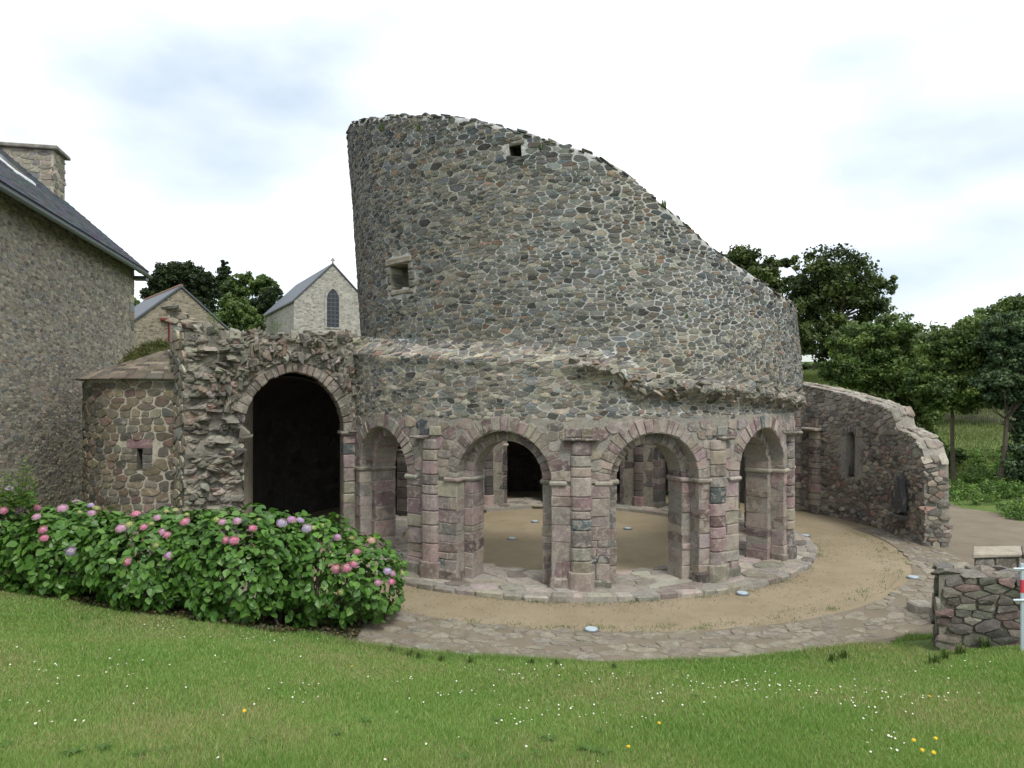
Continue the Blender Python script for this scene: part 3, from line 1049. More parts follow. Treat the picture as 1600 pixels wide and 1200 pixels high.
# rough vault stumps along the ledge
V, Fc, C = crag(lambda u, v, h: drum(u / 5.7, zl(u / 5.7) + v + .05 * wob(u, 3, 2), h * .9 - .01), R_(-2) * 5.7, R_(106) * 5.7, -.52, .12, .035, .13, .075, .085, PAL_L, None, .03, lambda u, v: sm(-.52, -.38, v) * sm(.12, .02, v) + .0)
ROT.part("vault_stump", V, Fc, M_STONE, C)
V, Fc, C = crag(lambda u, v, h: drum(u / 5.7, zl(u / 5.7) + v + .04 * wob(u, 3, 2), h - .012), R_(-70) * 5.7, R_(7) * 5.7, -.2, .13, .035, .13, .08, .045, PAL_H, None, .025, lambda u, v: sm(-.2, -.1, v) * sm(.13, .03, v))
ROT.part("vault_stump", V, Fc, M_STONE, C)
led = []
for i in range(110):
    a_ = R_(random.uniform(-3, 104)); p = drum(a_, zl(a_) + random.uniform(-.4, 0), .03)
    led.append(wrap(rock(p, random.uniform(.06, .17), random.uniform(.08, .15), random.uniform(.04, .1), a_, .35, .6), pick(PAL_L)))
emit(ROT, dw, led, M_STONE, "vault_stump_stone", "vault_stump_rubble", 60)

# ------------------------------------------------------------------ right-hand stump of the outer wall
WIN, WOUT = 8.95, 9.48
WALL = Thing("outer_wall_stump", "curved broken rubble wall with pale stepped cap and niche beside the sand", "wall", cyl(R_(100), 9.3, 0))
WT = [(79, 2.0), (80.3, 2.15), (81.8, 2.5), (84, 2.68), (88, 2.82), (90.2, 2.84), (90.6, 3.26), (92.5, 3.38), (95, 3.48), (101.6, 3.68), (108.5, 3.90), (116.6, 4.12), (124, 4.22), (135, 4.3)]
def wtop(a): return tab(math.degrees(a), WT)
na0, na1, nz0, nz1 = R_(102.4), R_(104.9), 1.33, 2.68         # niche
def wall_in(a, z, h=0.0): return cyl(a, WIN - h - .035 * wob(a * 12, z, 1.2) - .05 * sm(.5, 0, z), z)
angs = sorted([R_(80.2) + R_(49.8) * i / 70 for i in range(71)] + [na0, na0 + .002, na1, na1 - .002])
g = Geo(); nzz = 24
for a_ in angs:
    zt = wtop(a_) + .03 * wob(a_ * 30, 2)
    for i in range(nzz + 1):
        z = -.1 + (zt + .1) * i / nzz
        nic = na0 + .001 < a_ < na1 - .001 and nz0 < z < nz1
        g.v.append(wall_in(a_, z, -.42 if nic else 0))
    g.v += [cyl(a_, WIN + .25, zt + .05), cyl(a_, WOUT, zt - .03), cyl(a_, WOUT + .03, -.1)]
m_ = nzz + 4
for i in range(len(angs) - 1):
    for q in range(m_ - 1): g.f.append((i * m_ + q, i * m_ + q + 1, (i + 1) * m_ + q + 1, (i + 1) * m_ + q))
g.f.append(tuple(range(m_))); g.f.append(tuple(reversed(range((len(angs) - 1) * m_, len(angs) * m_))))
core = WALL.part("wall_core", g.v, g.f, M_MORTA)
def inw(u, z):
    a_ = u / 8.95
    if z > wtop(a_) - .04: return False
    if na0 - .03 < a_ < na1 + .03 and nz0 - .02 < z < nz1 + .12: return False
    return True
PAL_W = [(p[0], tuple(1.2 * x for x in p[1])) for p in PAL_R] + [(2, (.25, .19, .17)), (3, (.31, .275, .225))]
def pal_w(u, z):
    return pick(PAL_V) if z > wtop(u / 8.95) - .75 and random.random() < .7 else pick(PAL_W)
sts = stones(lambda u, z, h: wall_in(u / 8.95, z, h), R_(80.4) * 8.95, R_(128) * 8.95, 0, 4.4, .19, .11, PAL_W, inw, .012, (.008, .04), drop=.18, palf=pal_w, big=.04, sharp=(.06, .2))
# end face
def endm(u, z, h): 
    p = cyl(R_(80.2), WIN + u, z); return (p[0] - h * math.cos(R_(80.2)), p[1] - h * math.sin(R_(80.2)), p[2])
sts += stones(endm, .0, .53, 0, 2.1, .19, .11, PAL_W, None, .012, (.01, .06), drop=.15)
# cap stones, set in pale mortar
a_ = R_(80.4)
while a_ < R_(128):
    zt = wtop(a_)
    for rr_ in (WIN + .06, WIN + .24, WIN + .42):
        p = cyl(a_, rr_, zt + (.03 if rr_ > WIN + .1 else -.02))
        sts.append(wrap(rock(p, random.uniform(.1, .24), random.uniform(.15, .22), random.uniform(.05, .09), a_, .2, .15, (wtop(a_ + .02) - wtop(a_ - .02)) / .04 / 8.95 * .8), pick(PAL_V)))
    a_ += random.uniform(.013, .024)
# lintel stones over the niche and a red block on its sill
for i in range(6):
    u_ = (na0 - .02 + (na1 - na0 + .04) * i / 6) * 8.95
    sts.append(wrap(block(lambda u, z, h: wall_in(u / 8.95, z, h), (u_ + .006, u_ + .09), (nz1 - .02 - abs(i - 2.5) * .05, nz1 + .17 - abs(i - 2.5) * .04), (-.2, .04), (.012, .02, .02), .006), pick(PAL_P)))
sts.append(wrap(block(lambda u, z, h: wall_in(u / 8.95, z, h), (na0 * 8.95 + .03, na1 * 8.95 - .02), (nz0 + .0, nz0 + .3), (-.4, -.1), (.02, .02, .02), .006), (.07, .065, .06)))
for i in range(3):
    sts.append(wrap(block(lambda u, z, h: wall_in(u / 8.95, z, h), (na0 * 8.95 + .03, na1 * 8.95 - .02), (nz0 + .31 + .27 * i, nz0 + .57 + .27 * i), (-.46, -.36), (.02, .02, .02), .01), pick(PAL_P)))
emit(WALL, core, sts, M_PAVE, "wall_stone", "small_wall_stones", 290)
# engaged columns
for deg, zt in ((112.6, 3.3), (117.6, 3.6), (122.5, 3.6)):
    pm = lambda s, z, r, ac=R_(deg): cyl(ac + s / 8.95, r, z)
    ss = []
    for z0_, z1_ in courses(.0, 2.62, .18, .32): ss.append(drumcol(pm, -1, WIN - .04, z0_ + .006, z1_ - .006, pick(PAL_P), 1.15))
    for z0_, z1_ in courses(2.74, zt, .18, .3): ss.append(drumcol(pm, -1, WIN - .02, z0_ + .006, z1_ - .006, pick(PAL_R), .95))
    ss.append(wrap(block(pm, (-.32, .32), (2.62, 2.73), (WIN - .34, WIN + .1), (.03, .03, .03), .02), pick(PAL_R)))
    V, Fc = tube([pm(0, .0, WIN), pm(0, 2.6, WIN)], [.1, .1], 6)
    col = WALL.part("engaged_column", V, Fc, M_MORTR)
    emit(WALL, col, ss, M_PINK, "column_drum", "column_drums", 30)

# dark slab on the wall
p0 = cyl(R_(87.3), WIN - .14, 0)
SL = Thing("stone_slab", "dark grey broken slab leaning on the curved wall near its broken end", "slab", (p0[0], p0[1], .62))
sl_out = [(-.30, 0), (-.34, .35), (-.22, .52), (-.16, .86), (.06, .93), (.14, .78), (.2, .5), (.31, .42), (.28, .1), (.1, -.05), (-.12, -.08)]
ta = R_(87.3)
def slm(u, z, h): 
    p = cyl(ta + u / 8.8, WIN - .12 - h + .05 * z, .72 + z); return p
V = [slm(u, z, 0.0) for u, z in sl_out] + [slm(u * .93, z * .96 + .02, .12) for u, z in sl_out]
n = len(sl_out)
Fc = [(q, (q + 1) % n, n + (q + 1) % n, n + q) for q in range(n)] + [tuple(range(n, 2 * n)), tuple(reversed(range(n)))]
SL.part("slab", V, orient(V, Fc), M_DARKST, [(.075, .075, .078)] * len(V))
V, Fc = block(slm, (-.3, .3), (-.22, -.1), (-.1, .16), (.02, .02, .02), .01)
SL.part("ledge", V, Fc, M_DARKST, [(.10, .095, .085)] * len(V))

# ------------------------------------------------------------------ vaulted ambulatory on the left
AMB = Thing("vaulted_ambulatory", "broken vaulted aisle with tall dark archway and ragged pillar beside the tower", "ruin", (-5.2, 15.6, 0))
B0 = np.array((-6.98, 15.0)); TD = np.array((.937, .348)); TN = np.array((.348, -.937))
LEN, OC, OH, OS, OR, TT = 3.78, 2.25, 1.08, 2.9, 1.36, 5.02
def tw(s, z, h=0.0):
    q = .05 * wob(s * 1.5, z * 1.5)
    p = B0 + TD * s + TN * (h + q); return (p[0], p[1], z)
def ring_wall(name, mat_, r0, r1, z0_, z1_, d0, d1, n=70):
    g = Geo()
    for i in range(n + 1):
        a_ = R_(d0 + (d1 - d0) * i / n)
        g.v += [cyl(a_, r0, z0_), cyl(a_, r0, z1_), cyl(a_, r1, z1_ + .05 * wob(i, 1)), cyl(a_, r1, z0_)]
    for i in range(n):
        for q in range(3): g.f.append((i * 4 + q, i * 4 + 4 + q, i * 4 + 5 + q, i * 4 + 1 + q))
    g.f += [(0, 1, 2, 3), (n * 4 + 3, n * 4 + 2, n * 4 + 1, n * 4)]
    return AMB.part(name, g.v, g.f, mat_)
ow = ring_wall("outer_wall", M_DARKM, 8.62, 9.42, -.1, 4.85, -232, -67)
# vault
g = Geo(); n = 80; arcn = 12
for i in range(n + 1):
    a_ = R_(-232 + (232 - 66) * i / n)
    for q in range(arcn + 1):
        t = math.pi * q / arcn
        g.v.append(cyl(a_, 7.17 - 1.47 * math.cos(t), 2.9 + 1.3 * math.sin(t)))
    g.v += [cyl(a_, 9.0, 4.6 + .06 * wob(i * .8, 3)), cyl(a_, 7.2, 4.85 + .06 * wob(i * .8, 7)), cyl(a_, 5.55, 4.8)]
m_ = arcn + 4
for i in range(n):
    for q in range(m_ - 1): g.f.append((i * m_ + q, i * m_ + q + 1, (i + 1) * m_ + q + 1, (i + 1) * m_ + q))
g.f += [tuple(range(m_))]
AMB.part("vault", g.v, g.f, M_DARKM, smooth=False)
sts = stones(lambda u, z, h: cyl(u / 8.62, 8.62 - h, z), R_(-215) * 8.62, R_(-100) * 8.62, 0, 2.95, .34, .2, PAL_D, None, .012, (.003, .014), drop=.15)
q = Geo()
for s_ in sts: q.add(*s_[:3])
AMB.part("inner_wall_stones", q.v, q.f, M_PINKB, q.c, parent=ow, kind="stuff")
# transverse wall core with elliptical arch
ths = [math.pi * i / 22 for i in range(23)]
def outl(d_, k=1.0):
    return [(OC + OH * math.cos(t) * k, OS + OR * math.sin(t) * k) for t in ths]
def outr():
    o_ = []
    for t in ths:
        cc, ss = math.cos(t), math.sin(t)
        mxs = (LEN - OC) if cc > 0 else OC
        d_ = min(mxs / abs(cc * OH) if abs(cc) > 1e-6 else 1e9, (TT - OS) / (ss * OR) if ss > 1e-6 else 1e9)
        o_.append((OC + OH * cc * d_, OS + OR * ss * d_))
    return o_
g = Geo(); m_ = len(ths)
rows = [[tw(s, z, -.75) for s, z in outr()], [tw(s, z, 0) for s, z in outr()], [tw(s, z, 0) for s, z in outl(0, 1.01)], [tw(s, z, -.75) for s, z in outl(0, 1.01)], [tw(s, z, -.75) for s, z in outr()]]
for rw in rows: g.v += rw
for i in range(4):
    for q in range(m_ - 1): g.f.append((i * m_ + q, i * m_ + q + 1, (i + 1) * m_ + q + 1, (i + 1) * m_ + q))
# corner fills (the strip leaves the two upper corners open)
for s0_, s1_ in ((0, OC - OH * .3), (OC + OH * .3, LEN)):
    g.add([tw(s, z, h) for s, z in ((s0_, TT - .35), (s1_, TT - .35), (s1_, TT + .02), (s0_, TT + .02)) for h in (-.01, -.74)], [(0, 2, 4, 6), (1, 7, 5, 3), (4, 5, 7, 6), (0, 1, 3, 2), (2, 3, 5, 4), (6, 7, 1, 0)])
# right jamb
jr = [(OC + OH, 0), (LEN, 0), (LEN, OS + .01), (OC + OH, OS + .01)]
g.add([tw(s, z, h) for s, z in jr for h in (0, -.75)], [(0, 2, 4, 6), (1, 7, 5, 3), (0, 6, 7, 1), (2, 3, 5, 4)])
tcore = AMB.part("arch_wall", g.v, g.f, M_MORTR)
# ragged pillar
B2 = np.array((-7.66, 15.78)); JL = B0 + TD * (OC - OH); JB = JL - TN * .75
foot = [B0, JL, JB, B2 + np.array((.5, .6)), B2]
g = Geo(); nzp = 14
for i in range(nzp + 1):
    z = 0 - .1 + (OS + 2.2 + .1) * i / nzp
    for j, p in enumerate(foot):
        q = .06 * wob(j * 3, z * 2.2)
        s_ = 1.0 if (j not in (1, 2) or z < OS) else None
        pp = p if s_ else (p - TD * (1.1 * (1 - math.sqrt(max(0, 1 - min(1, (z - OS) / OR) ** 2))) * 0 + .25 * sm(OS, OS + .4, z)))
        g.v.append((pp[0] + q, pp[1] - q, z))
n = len(foot)
for i in range(nzp):
    for q in range(n): g.f.append((i * n + q, i * n + (q + 1) % n, (i + 1) * n + (q + 1) % n, (i + 1) * n + q))
g.f.append(tuple(range(nzp * n, nzp * n + n)))
pil = AMB.part("ragged_pillar", g.v, g.f, M_MORTR)
inp = lambda s, z: ((s - OC) / (OH + .2)) ** 2 + (max(0, z - OS) / (OR + .22)) ** 2 > 1 or z < OS
V, Fc, C = crag(lambda s, z, h: tw(s, z, h + .0), 0, OC - OH + .02, 0, 5.05, .03, .23, .12, .15, PAL_L, inp, .03, lambda s, z: .35 + .65 * sm(0, .2, s))
AMB.part("broken_masonry", V, Fc, M_STONE, C)
V, Fc, C = crag(lambda s, z, h: tw(OC - OH - h * .55, z, s), -.7, .05, 0, OS + .3, .04, .27, .15, .16, PAL_L, None, .05)
AMB.part("broken_jamb", V, Fc, M_STONE, C)
V, Fc, C = crag(lambda s, z, h: tw(s, z, h + .0), OC - OH - .2, LEN + .12, OS + .05, TT + .1, .03, .17, .13, .11, PAL_L, lambda s, z: ((s - OC) / (OH + .24)) ** 2 + (max(0, z - OS) / (OR + .24)) ** 2 > 1, .04, lambda s, z: .4 + .6 * sm(LEN + .1, LEN - .5, s))
AMB.part("broken_masonry", V, Fc, M_STONE, C)
ps = []
ld = (B2 - B0) / np.linalg.norm(B2 - B0); ln = np.array((ld[1], -ld[0])) * -1
if ln[0] > 0: ln = -ln
def lm(u, z, h): p = B0 + ld * u + ln * h; return (p[0], p[1], z)
ps += stones(lm, 0, 1.02, 0, 5.05, .22, .17, PAL_H, None, .016, (.01, .035), drop=.15)
# protruding broken masonry on the pillar
for (px, py, sx, sz) in ((372, 668, .5, .2), (385, 680, .35, .3), (360, 655, .45, .14), (345, 690, .4, .2), (350, 720, .45, .2), (375, 705, .35, .18), (335, 640, .5, .12), (318, 655, .3, .16),
                         (330, 545, .55, .12), (350, 548, .4, .12), (312, 548, .35, .14), (362, 560, .35, .14), (345, 580, .35, .2), (318, 590, .3, .16), (310, 620, .4, .13), (345, 618, .35, .1), (320, 760, .35, .2), (335, 735, .3, .15), (372, 640, .3, .12)):
    d = 14.95 + (px - 290) / 250 * .9
    p = pw(px, py, d)
    ps.append(wrap(rock((p[0], p[1] + .02, p[2]), sx * random.uniform(.4, .75), random.uniform(.2, .35), sz * random.uniform(.5, .8), .36 + random.uniform(-.3, .3), .4, .3), pick(PAL_L)))
emit(AMB, pil, ps, M_STONE, "pillar_stone", "small_pillar_stones", 200)
# wall face over the arch
def ina(s, z):
    return ((s - OC) / (OH + .27)) ** 2 + (max(0, z - OS) / (OR + .27)) ** 2 > 1 and z < TT
ts_ = []
def em(t, p, h): return tw(OC + (OH + p) * math.cos(t), OS + (OR + p) * math.sin(t), h)
tt = [0.0]
for i in range(23): tt.append(tt[-1] + random.uniform(.7, 1.3))
tt = [t / tt[-1] * math.pi for t in tt]
vs = []
for i in range(23):
    vs.append(wrap(block(em, (tt[i] + .007, tt[i + 1] - .007), (random.uniform(-.02, .01), random.uniform(.2, .27)), (-.74, .03 + random.uniform(-.01, .02)), (.01, .02, .02), .006), pick([(2, (.185, .145, .13)), (2, (.165, .145, .125)), (1, (.21, .17, .14))])))
emit(AMB, tcore, vs, M_PINK, "voussoir", "voussoirs", 30)
# radial rubble above the ring and a jagged crest
for i in range(60):
    t = random.uniform(.25, 2.9); p_ = random.uniform(.33, .8)
    c = em(t, p_, .02)
    if c[2] > TT + .1: continue
    ts_.append(wrap(rock(c, random.uniform(.07, .15), random.uniform(.15, .3), random.uniform(.12, .26), .36, .35, .5), pick(PAL_L)))
for i in range(150):
    s = random.uniform(0, LEN + .2); h = random.uniform(-.72, .02)
    c = tw(s, TT + .02 + .06 * wob(s * 2, 9) + random.uniform(-.06, .08) + (.12 if s < .7 else 0), h)
    ts_.append(wrap(rock(c, random.uniform(.08, .2), random.uniform(.1, .22), random.uniform(.07, .19), random.uniform(0, 3), .35, .6), pick(PAL_L)))
emit(AMB, tcore, ts_, M_STONE, "rubble_stone", "small_rubble_stones", 200)
# right jamb blocks and impost
js = []
for z0_, z1_ in courses(.0, OS - .06, .18, .32):
    js.append(wrap(block(tw, (OC + OH - .01, OC + OH + .26), (z0_ + .006, z1_ - .006), (-.4, .025), (.02, .02, .02), .008), pick(PAL_P)))
js.append(wrap(block(tw, (OC + OH - .07, OC + OH + .3), (OS - .06, OS + .03), (-.7, .08), (.02, .03, .02), .008), pick(PAL_V)))
emit(AMB, tcore, js, M_PINK, "jamb_block", "jamb_blocks", 30)
# higher stub of the outer wall behind the pillar
fp = [(-7.75, 15.95), (-6.95, 16.25), (-7.2, 17.2), (-8.0, 16.9)]
zt_ = [5.72, 5.25, 5.25, 5.72]
V = [(x, y, 4.4) for x, y in fp] + [(x, y, z) for (x, y), z in zip(fp, zt_)]
st_ = AMB.part("wall_stub", V, [(0, 1, 5, 4), (1, 2, 6, 5), (2, 3, 7, 6), (3, 0, 4, 7), (4, 5, 6, 7)], M_MORTR)
f0 = np.array(fp[0]); fd = np.array((.936, .351)); fn = np.array((.351, -.936))
def stm(u, z, h): p = f0 + fd * u + fn * h; return (p[0], p[1], z)
ss = stones(stm, 0, .85, 4.5, 5.7, .22, .1, PAL_H, lambda u, z: z < 5.72 - .55 * u, .01, (.01, .04), row=True)
for i in range(14):
    u = random.uniform(0, .85); p = f0 + fd * u - fn * random.uniform(0, .8)
    ss.append(wrap(rock((p[0], p[1], 5.74 - .56 * u), .3, .3, .08, .36, .2, .1), pick(PAL_H)))
emit(AMB, st_, ss, M_STONE, "stub_stone", "stub_stones", 50)

# ------------------------------------------------------------------ round apse with slit window
AC = (-8.3, 17.2); AR = 1.85; AZ = 4.12
APS = Thing("round_apse", "small round stone turret with slit window and stone slate cone roof between house and ruin", "apse", (AC[0], AC[1], 0))
def ap(a, r, z): return (AC[0] + r * math.sin(a), AC[1] - r * math.cos(a), z)
g = Geo(); n = 40
wa = solve(lambda a, z: ap(a, AR, z), 218, 712, -.2, 2.3)
ws0, ws1 = wa[0] - .062 / AR, wa[0] + .062 / AR
sz0, sz1 = 2.12, 2.62
an = sorted([R_(-180) + 6.28318 * i / n for i in range(n)] + [ws0, ws1])
zz = [-.1, sz0, sz1, AZ]
for a_ in an:
    for z in zz: g.v.append(ap(a_, AR, z))
for i in range(len(an)):
    j = (i + 1) % len(an)
    for q in range(3):
        if q == 1 and an[i] >= ws0 - 1e-6 and an[j] <= ws1 + 1e-6 and j: continue
        g.f.append((i * 4 + q, j * 4 + q, j * 4 + q + 1, i * 4 + q + 1))
ac_ = APS.part("apse_wall", g.v, g.f, M_MORTH)
V = [ap(a_, r, z) for r in (AR + .005, AR - .5) for a_, z in ((ws0, sz0), (ws1, sz0), (ws1, sz1), (ws0, sz1))]
APS.part("slit_window", V, [(0, 1, 5, 4), (1, 2, 6, 5), (2, 3, 7, 6), (3, 0, 4, 7), (7, 6, 5, 4)], M_MORTR)
def inap(u, z):
    a_ = u / AR
    return not (ws0 - .1 < a_ < ws1 + .1 and sz0 - .02 < z < sz1 + .02) and not (ws0 - .16 < a_ < ws1 + .16 and sz1 < z < sz1 + .2)
apm = lambda u, z, h: ap(u / AR, AR + h, z)
sts = stones(apm, R_(-125) * AR, R_(75) * AR, 0, AZ - .03, .25, .155, PAL_A, inap, .02, (.01, .03), row=True, jit=.34, drop=.12)
sts.append(wrap(block(apm, (ws0 * AR - .2, ws1 * AR + .2), (sz1 - .03, sz1 + .19), (-.1, .03), (.02, .02, .02), .008), (.20, .13, .13)))
for i in range(3):
    for s0_, s1_ in ((ws0 * AR - .2, ws0 * AR), (ws1 * AR, ws1 * AR + .2)):
        sts.append(wrap(block(apm, (s0_, s1_), (sz0 + .17 * i, sz0 + .16 + .17 * i), (-.1, .022), (.02, .015, .02), .006), pick(PAL_A)))
emit(APS, ac_, sts, M_HOUSE, "wall_stone", "small_wall_stones", 290)
# stone slate cone
nr = 13; sl = []
V = [ap(6.28318 * i / 30, AR + .12, AZ - .01) for i in range(30)] + [ap(0, 0, AZ + .74)]
roof = APS.part("roof", V, [(i, (i + 1) % 30, 30) for i in range(30)] + [tuple(reversed(range(30)))], M_TIMBER)  # core coloured dark to paint shadow lines in the gaps between slabs
for i in range(nr):
    r0 = (AR + .2) * (1 - i / nr); r1 = max(.02, r0 - (AR + .2) / nr - .06)
    z0_ = AZ - .02 + .76 * i / nr; z1_ = z0_ + .76 / nr + .05
    if r0 < .25: break
    aa = random.random() * .2; tot = 0
    while tot < 6.28:
        wd = min(random.uniform(.22, .42) / r0, 6.29 - tot)
        if wd * r0 < .05: break
        jr_ = random.uniform(-.03, .03); th_ = random.uniform(.022, .042)
        def smap(u, v, h, r0=r0 + jr_, r1=r1, z0_=z0_, z1_=z1_): return ap(u, r0 + (r1 - r0) * v, z0_ + (z1_ - z0_) * v + h)
        sl.append(wrap(block(smap, (aa + tot + .006 / r0, aa + tot + wd - .006 / r0), (0, 1), (0, th_), (.02, .03, .008), .003), pick([(2, (.165, .135, .10)), (2, (.13, .108, .083)), (1, (.21, .18, .14)), (1, (.10, .088, .072))])))
        tot += wd
emit(APS, roof, sl, M_TILE, "roof_slab", "rear_roof_slabs", 290)
# low annex behind, its roof under a cushion of moss
V, Fc = box(-10.9, -8.2, 18.2, 21.0, -.1, 4.35)
APS.part("annex_wall", V, Fc, M_HOUSE, [(.22, .195, .155)] * 8)
mc = pw(238, 562, 18.9)
mv, mf = [], []
for i in range(9):
    for j in range(24):
        t = .5 * math.pi * i / 8; f_ = 6.28318 * j / 24
        k_ = 1 + .08 * wob(i, j, 1.3)
        mv.append((mc[0] - .1 + 1.0 * k_ * math.cos(t) * math.cos(f_), mc[1] + .6 + .9 * math.cos(t) * math.sin(f_), 4.3 + .82 * k_ * math.sin(t)))
for i in range(8):
    for j in range(24): mf.append((i * 24 + j, i * 24 + (j + 1) % 24, (i + 1) * 24 + (j + 1) % 24, (i + 1) * 24 + j))
moss = APS.part("moss_cushion", mv, mf, M_LEAF, [(.075, .085, .028)] * len(mv))
def fuzz(V, n, ln, wd, cols, up=.4):
    """short blades growing from a list of points"""
    V = np.asarray(V, float)
    c = V.mean(0)
    i = NR.integers(0, len(V), n)
    p = V[i] + NR.normal(0, .05, (n, 3))
    d = p - c; d /= np.linalg.norm(d, axis=1)[:, None] + 1e-9
    d = d * .5 + NR.normal(0, .5, (n, 3)); d[:, 2] += up; d /= np.linalg.norm(d, axis=1)[:, None]
    s = np.cross(d, NR.normal(0, 1, (n, 3))); s /= np.linalg.norm(s, axis=1)[:, None]
    L_ = (ln * NR.uniform(.5, 1.3, n))[:, None]
    P = np.stack([p - s * wd, p + s * wd, p + d * L_], 1).reshape(-1, 3)
    C = np.repeat(np.asarray(cols)[NR.integers(0, len(cols), n)], 3, 0)
    return P, np.arange(3 * n).reshape(-1, 3), C
P, Fc, C = fuzz(mv, 5000, .12, .012, [(.09, .105, .03), (.065, .085, .025), (.12, .12, .04)], .3)
o = link("moss_blades", np_mesh("moss_blades", P - np.array(APS.loc), Fc, M_LEAF, C), (0, 0, 0), APS.o); o["kind"] = "stuff"

# ------------------------------------------------------------------ stone house on the left
H0 = np.array((-9.28, 8.0)); HD = np.array((-.225, .974)); HN = np.array((.974, .225)); HL = 16.7; HE = 8.25; HW = 3.9; HK = .88
HOU = Thing("stone_house", "long two storey stone house with slate roof, zinc gutter and gable chimney", "house", (-11.5, 15, .6))
def hm(u, z, h): p = H0 + HD * u + HN * h; return (p[0], p[1], z)
def hp(u, t, z): p = H0 + HD * u - HN * t; return (p[0], p[1], z)       # t measured inwards from the wall face
V = []
for u in (0, HL):
    V += [hp(u, 0, -.2), hp(u, 2 * HW, -.2), hp(u, 2 * HW, HE), hp(u, HW, HE + HW * HK - .05), hp(u, 0, HE)]
hw_ = HOU.part("wall", V, [(0, 1, 2, 3, 4), (9, 8, 7, 6, 5), (0, 5, 6, 1), (1, 6, 7, 2), (4, 9, 5, 0), (2, 7, 8, 3), (3, 8, 9, 4)], M_MORTH)
sts = stones(hm, 6.3, HL - .28, .3, HE - .02, .18, .064, PAL_H2, None, .012, (.001, .010), row=True, jit=.42, drop=.16, big=.02, rowv=.5, sharp=(.03, .12))
# quoins
for z0_, z1_ in courses(.3, HE - .02, .2, .36):
    wd = random.choice((.3, .48))
    sts.append(wrap(block(hm, (HL - wd, HL + .02), (z0_ + .01, z1_ - .01), (-.3, .022), (.015, .015, .015), .008), pick(PAL_H)))
emit(HOU, hw_, sts, M_HOUSE, "wall_stone", "small_wall_stones", 290)
# roof
def rf(u, t, h):   # point on the slope: t inwards from wall face (negative = overhang), h above the slope
    return hp(u, t, HE + t * HK + .10 + h)
sk = 1 / math.sqrt(2)
V = []
for u in (-.2, HL + .22):
    V += [rf(u, -.42, 0), rf(u, HW, 0), rf(u, HW, .09), rf(u, -.42, .09)]
roof = HOU.part("roof", V, [(0, 3, 2, 1), (4, 5, 6, 7), (0, 4, 7, 3), (3, 7, 6, 2), (0, 1, 5, 4)], M_SLATE)
V = []
for u in (-.2, HL + .22):
    V += [hp(u, 2 * HW + .4, HE - .3), hp(u, HW, HE + HW * HK + .1), hp(u, HW, HE + HW * HK + .19), hp(u, 2 * HW + .4, HE - .2)]
HOU.part("rear_roof", V, [(0, 3, 2, 1), (4, 5, 6, 7), (0, 4, 7, 3), (3, 7, 6, 2), (0, 1, 5, 4)], M_SLATE)
g = Geo()
for i in range(26):
    t0 = -.45 + i * .168
    u = 5.0 + random.uniform(0, .2)
    while u < HL + .2:
        wd = min(.22, HL + .24 - u)
        j = random.uniform(-.008, .012)
        v_ = [rf(u + a_, t, h) for a_ in (.004, wd - .004) for t, h in ((t0, .092), (t0, .118 + j), (min(t0 + .21, HW), .097))]
        g.add(v_, [(0, 1, 4, 3), (1, 2, 5, 4), (0, 2, 1), (3, 4, 5)], tuple(x * random.uniform(.7, 1.3) for x in (.075, .084, .098)))
        u += wd
HOU.part("slates", g.v, g.f, M_TILE, g.c, parent=roof, kind="stuff")
# ridge
V, Fc = tube([hp(0, HW, HE + HW * HK + .2), hp(HL + .2, HW, HE + HW * HK + .2)], [.08, .08], 8)
HOU.part("ridge", V, Fc, M_SLATE, parent=roof)
# gutter and rafter feet
g = Geo(); nn = 7
for u in (-.2, HL + .26):
    for q in range(nn + 1):
        th = math.pi + math.pi * q / nn
        g.v.append(hp(u, -.48 + .075 * math.cos(th), HE - .34 + .075 * math.sin(th)))
    for q in range(nn + 1):
        th = math.pi + math.pi * q / nn
        g.v.append(hp(u, -.48 + .062 * math.cos(th), HE - .335 + .062 * math.sin(th)))
k = 2 * (nn + 1)
for q in range(nn): g.f.append((q, q + 1, k + q + 1, k + q)); g.f.append((nn + 1 + q, k + nn + 1 + q, k + nn + 2 + q, nn + 2 + q))
g.f += [(nn, 2 * nn + 1, k + 2 * nn + 1, k + nn), (0, k, k + nn + 1, nn + 1)]
HOU.part("gutter", g.v, g.f, M_ZINC)
V = [hp(u, t, z) for u in (-.2, HL + .2) for t, z in ((-.40, HE - .38), (-.40, HE - .26), (-.37, HE - .26), (-.37, HE - .38))]
HOU.part("fascia", V, orient(V, [(0, 1, 2, 3), (7, 6, 5, 4), (0, 4, 5, 1), (1, 5, 6, 2), (2, 6, 7, 3), (3, 7, 4, 0)]), M_TIMBER)
u = 6.0
while u < HL:
    v_ = [hp(u + a_, t, z) for a_ in (0, .1) for t, z in ((.0, HE - .12), (-.38, HE - .40), (-.38, HE - .28), (.0, HE + .04))]
    HOU.part("rafter_end", v_, orient(v_, [(0, 1, 2, 3), (7, 6, 5, 4), (0, 4, 5, 1), (1, 5, 6, 2), (2, 6, 7, 3), (3, 7, 4, 0)]), M_TIMBER)
    u += .62
# wall bracket at the corner
V, Fc = box(*([0] * 6)) if False else block(lambda a_, b_, c_: hp(a_, b_, c_), (HL - .1, HL + .2), (-.42, .0), (HE - .52, HE - .38), (.01, .01, .01), .004)
HOU.part("corner_bracket", V, Fc, M_ZINC)
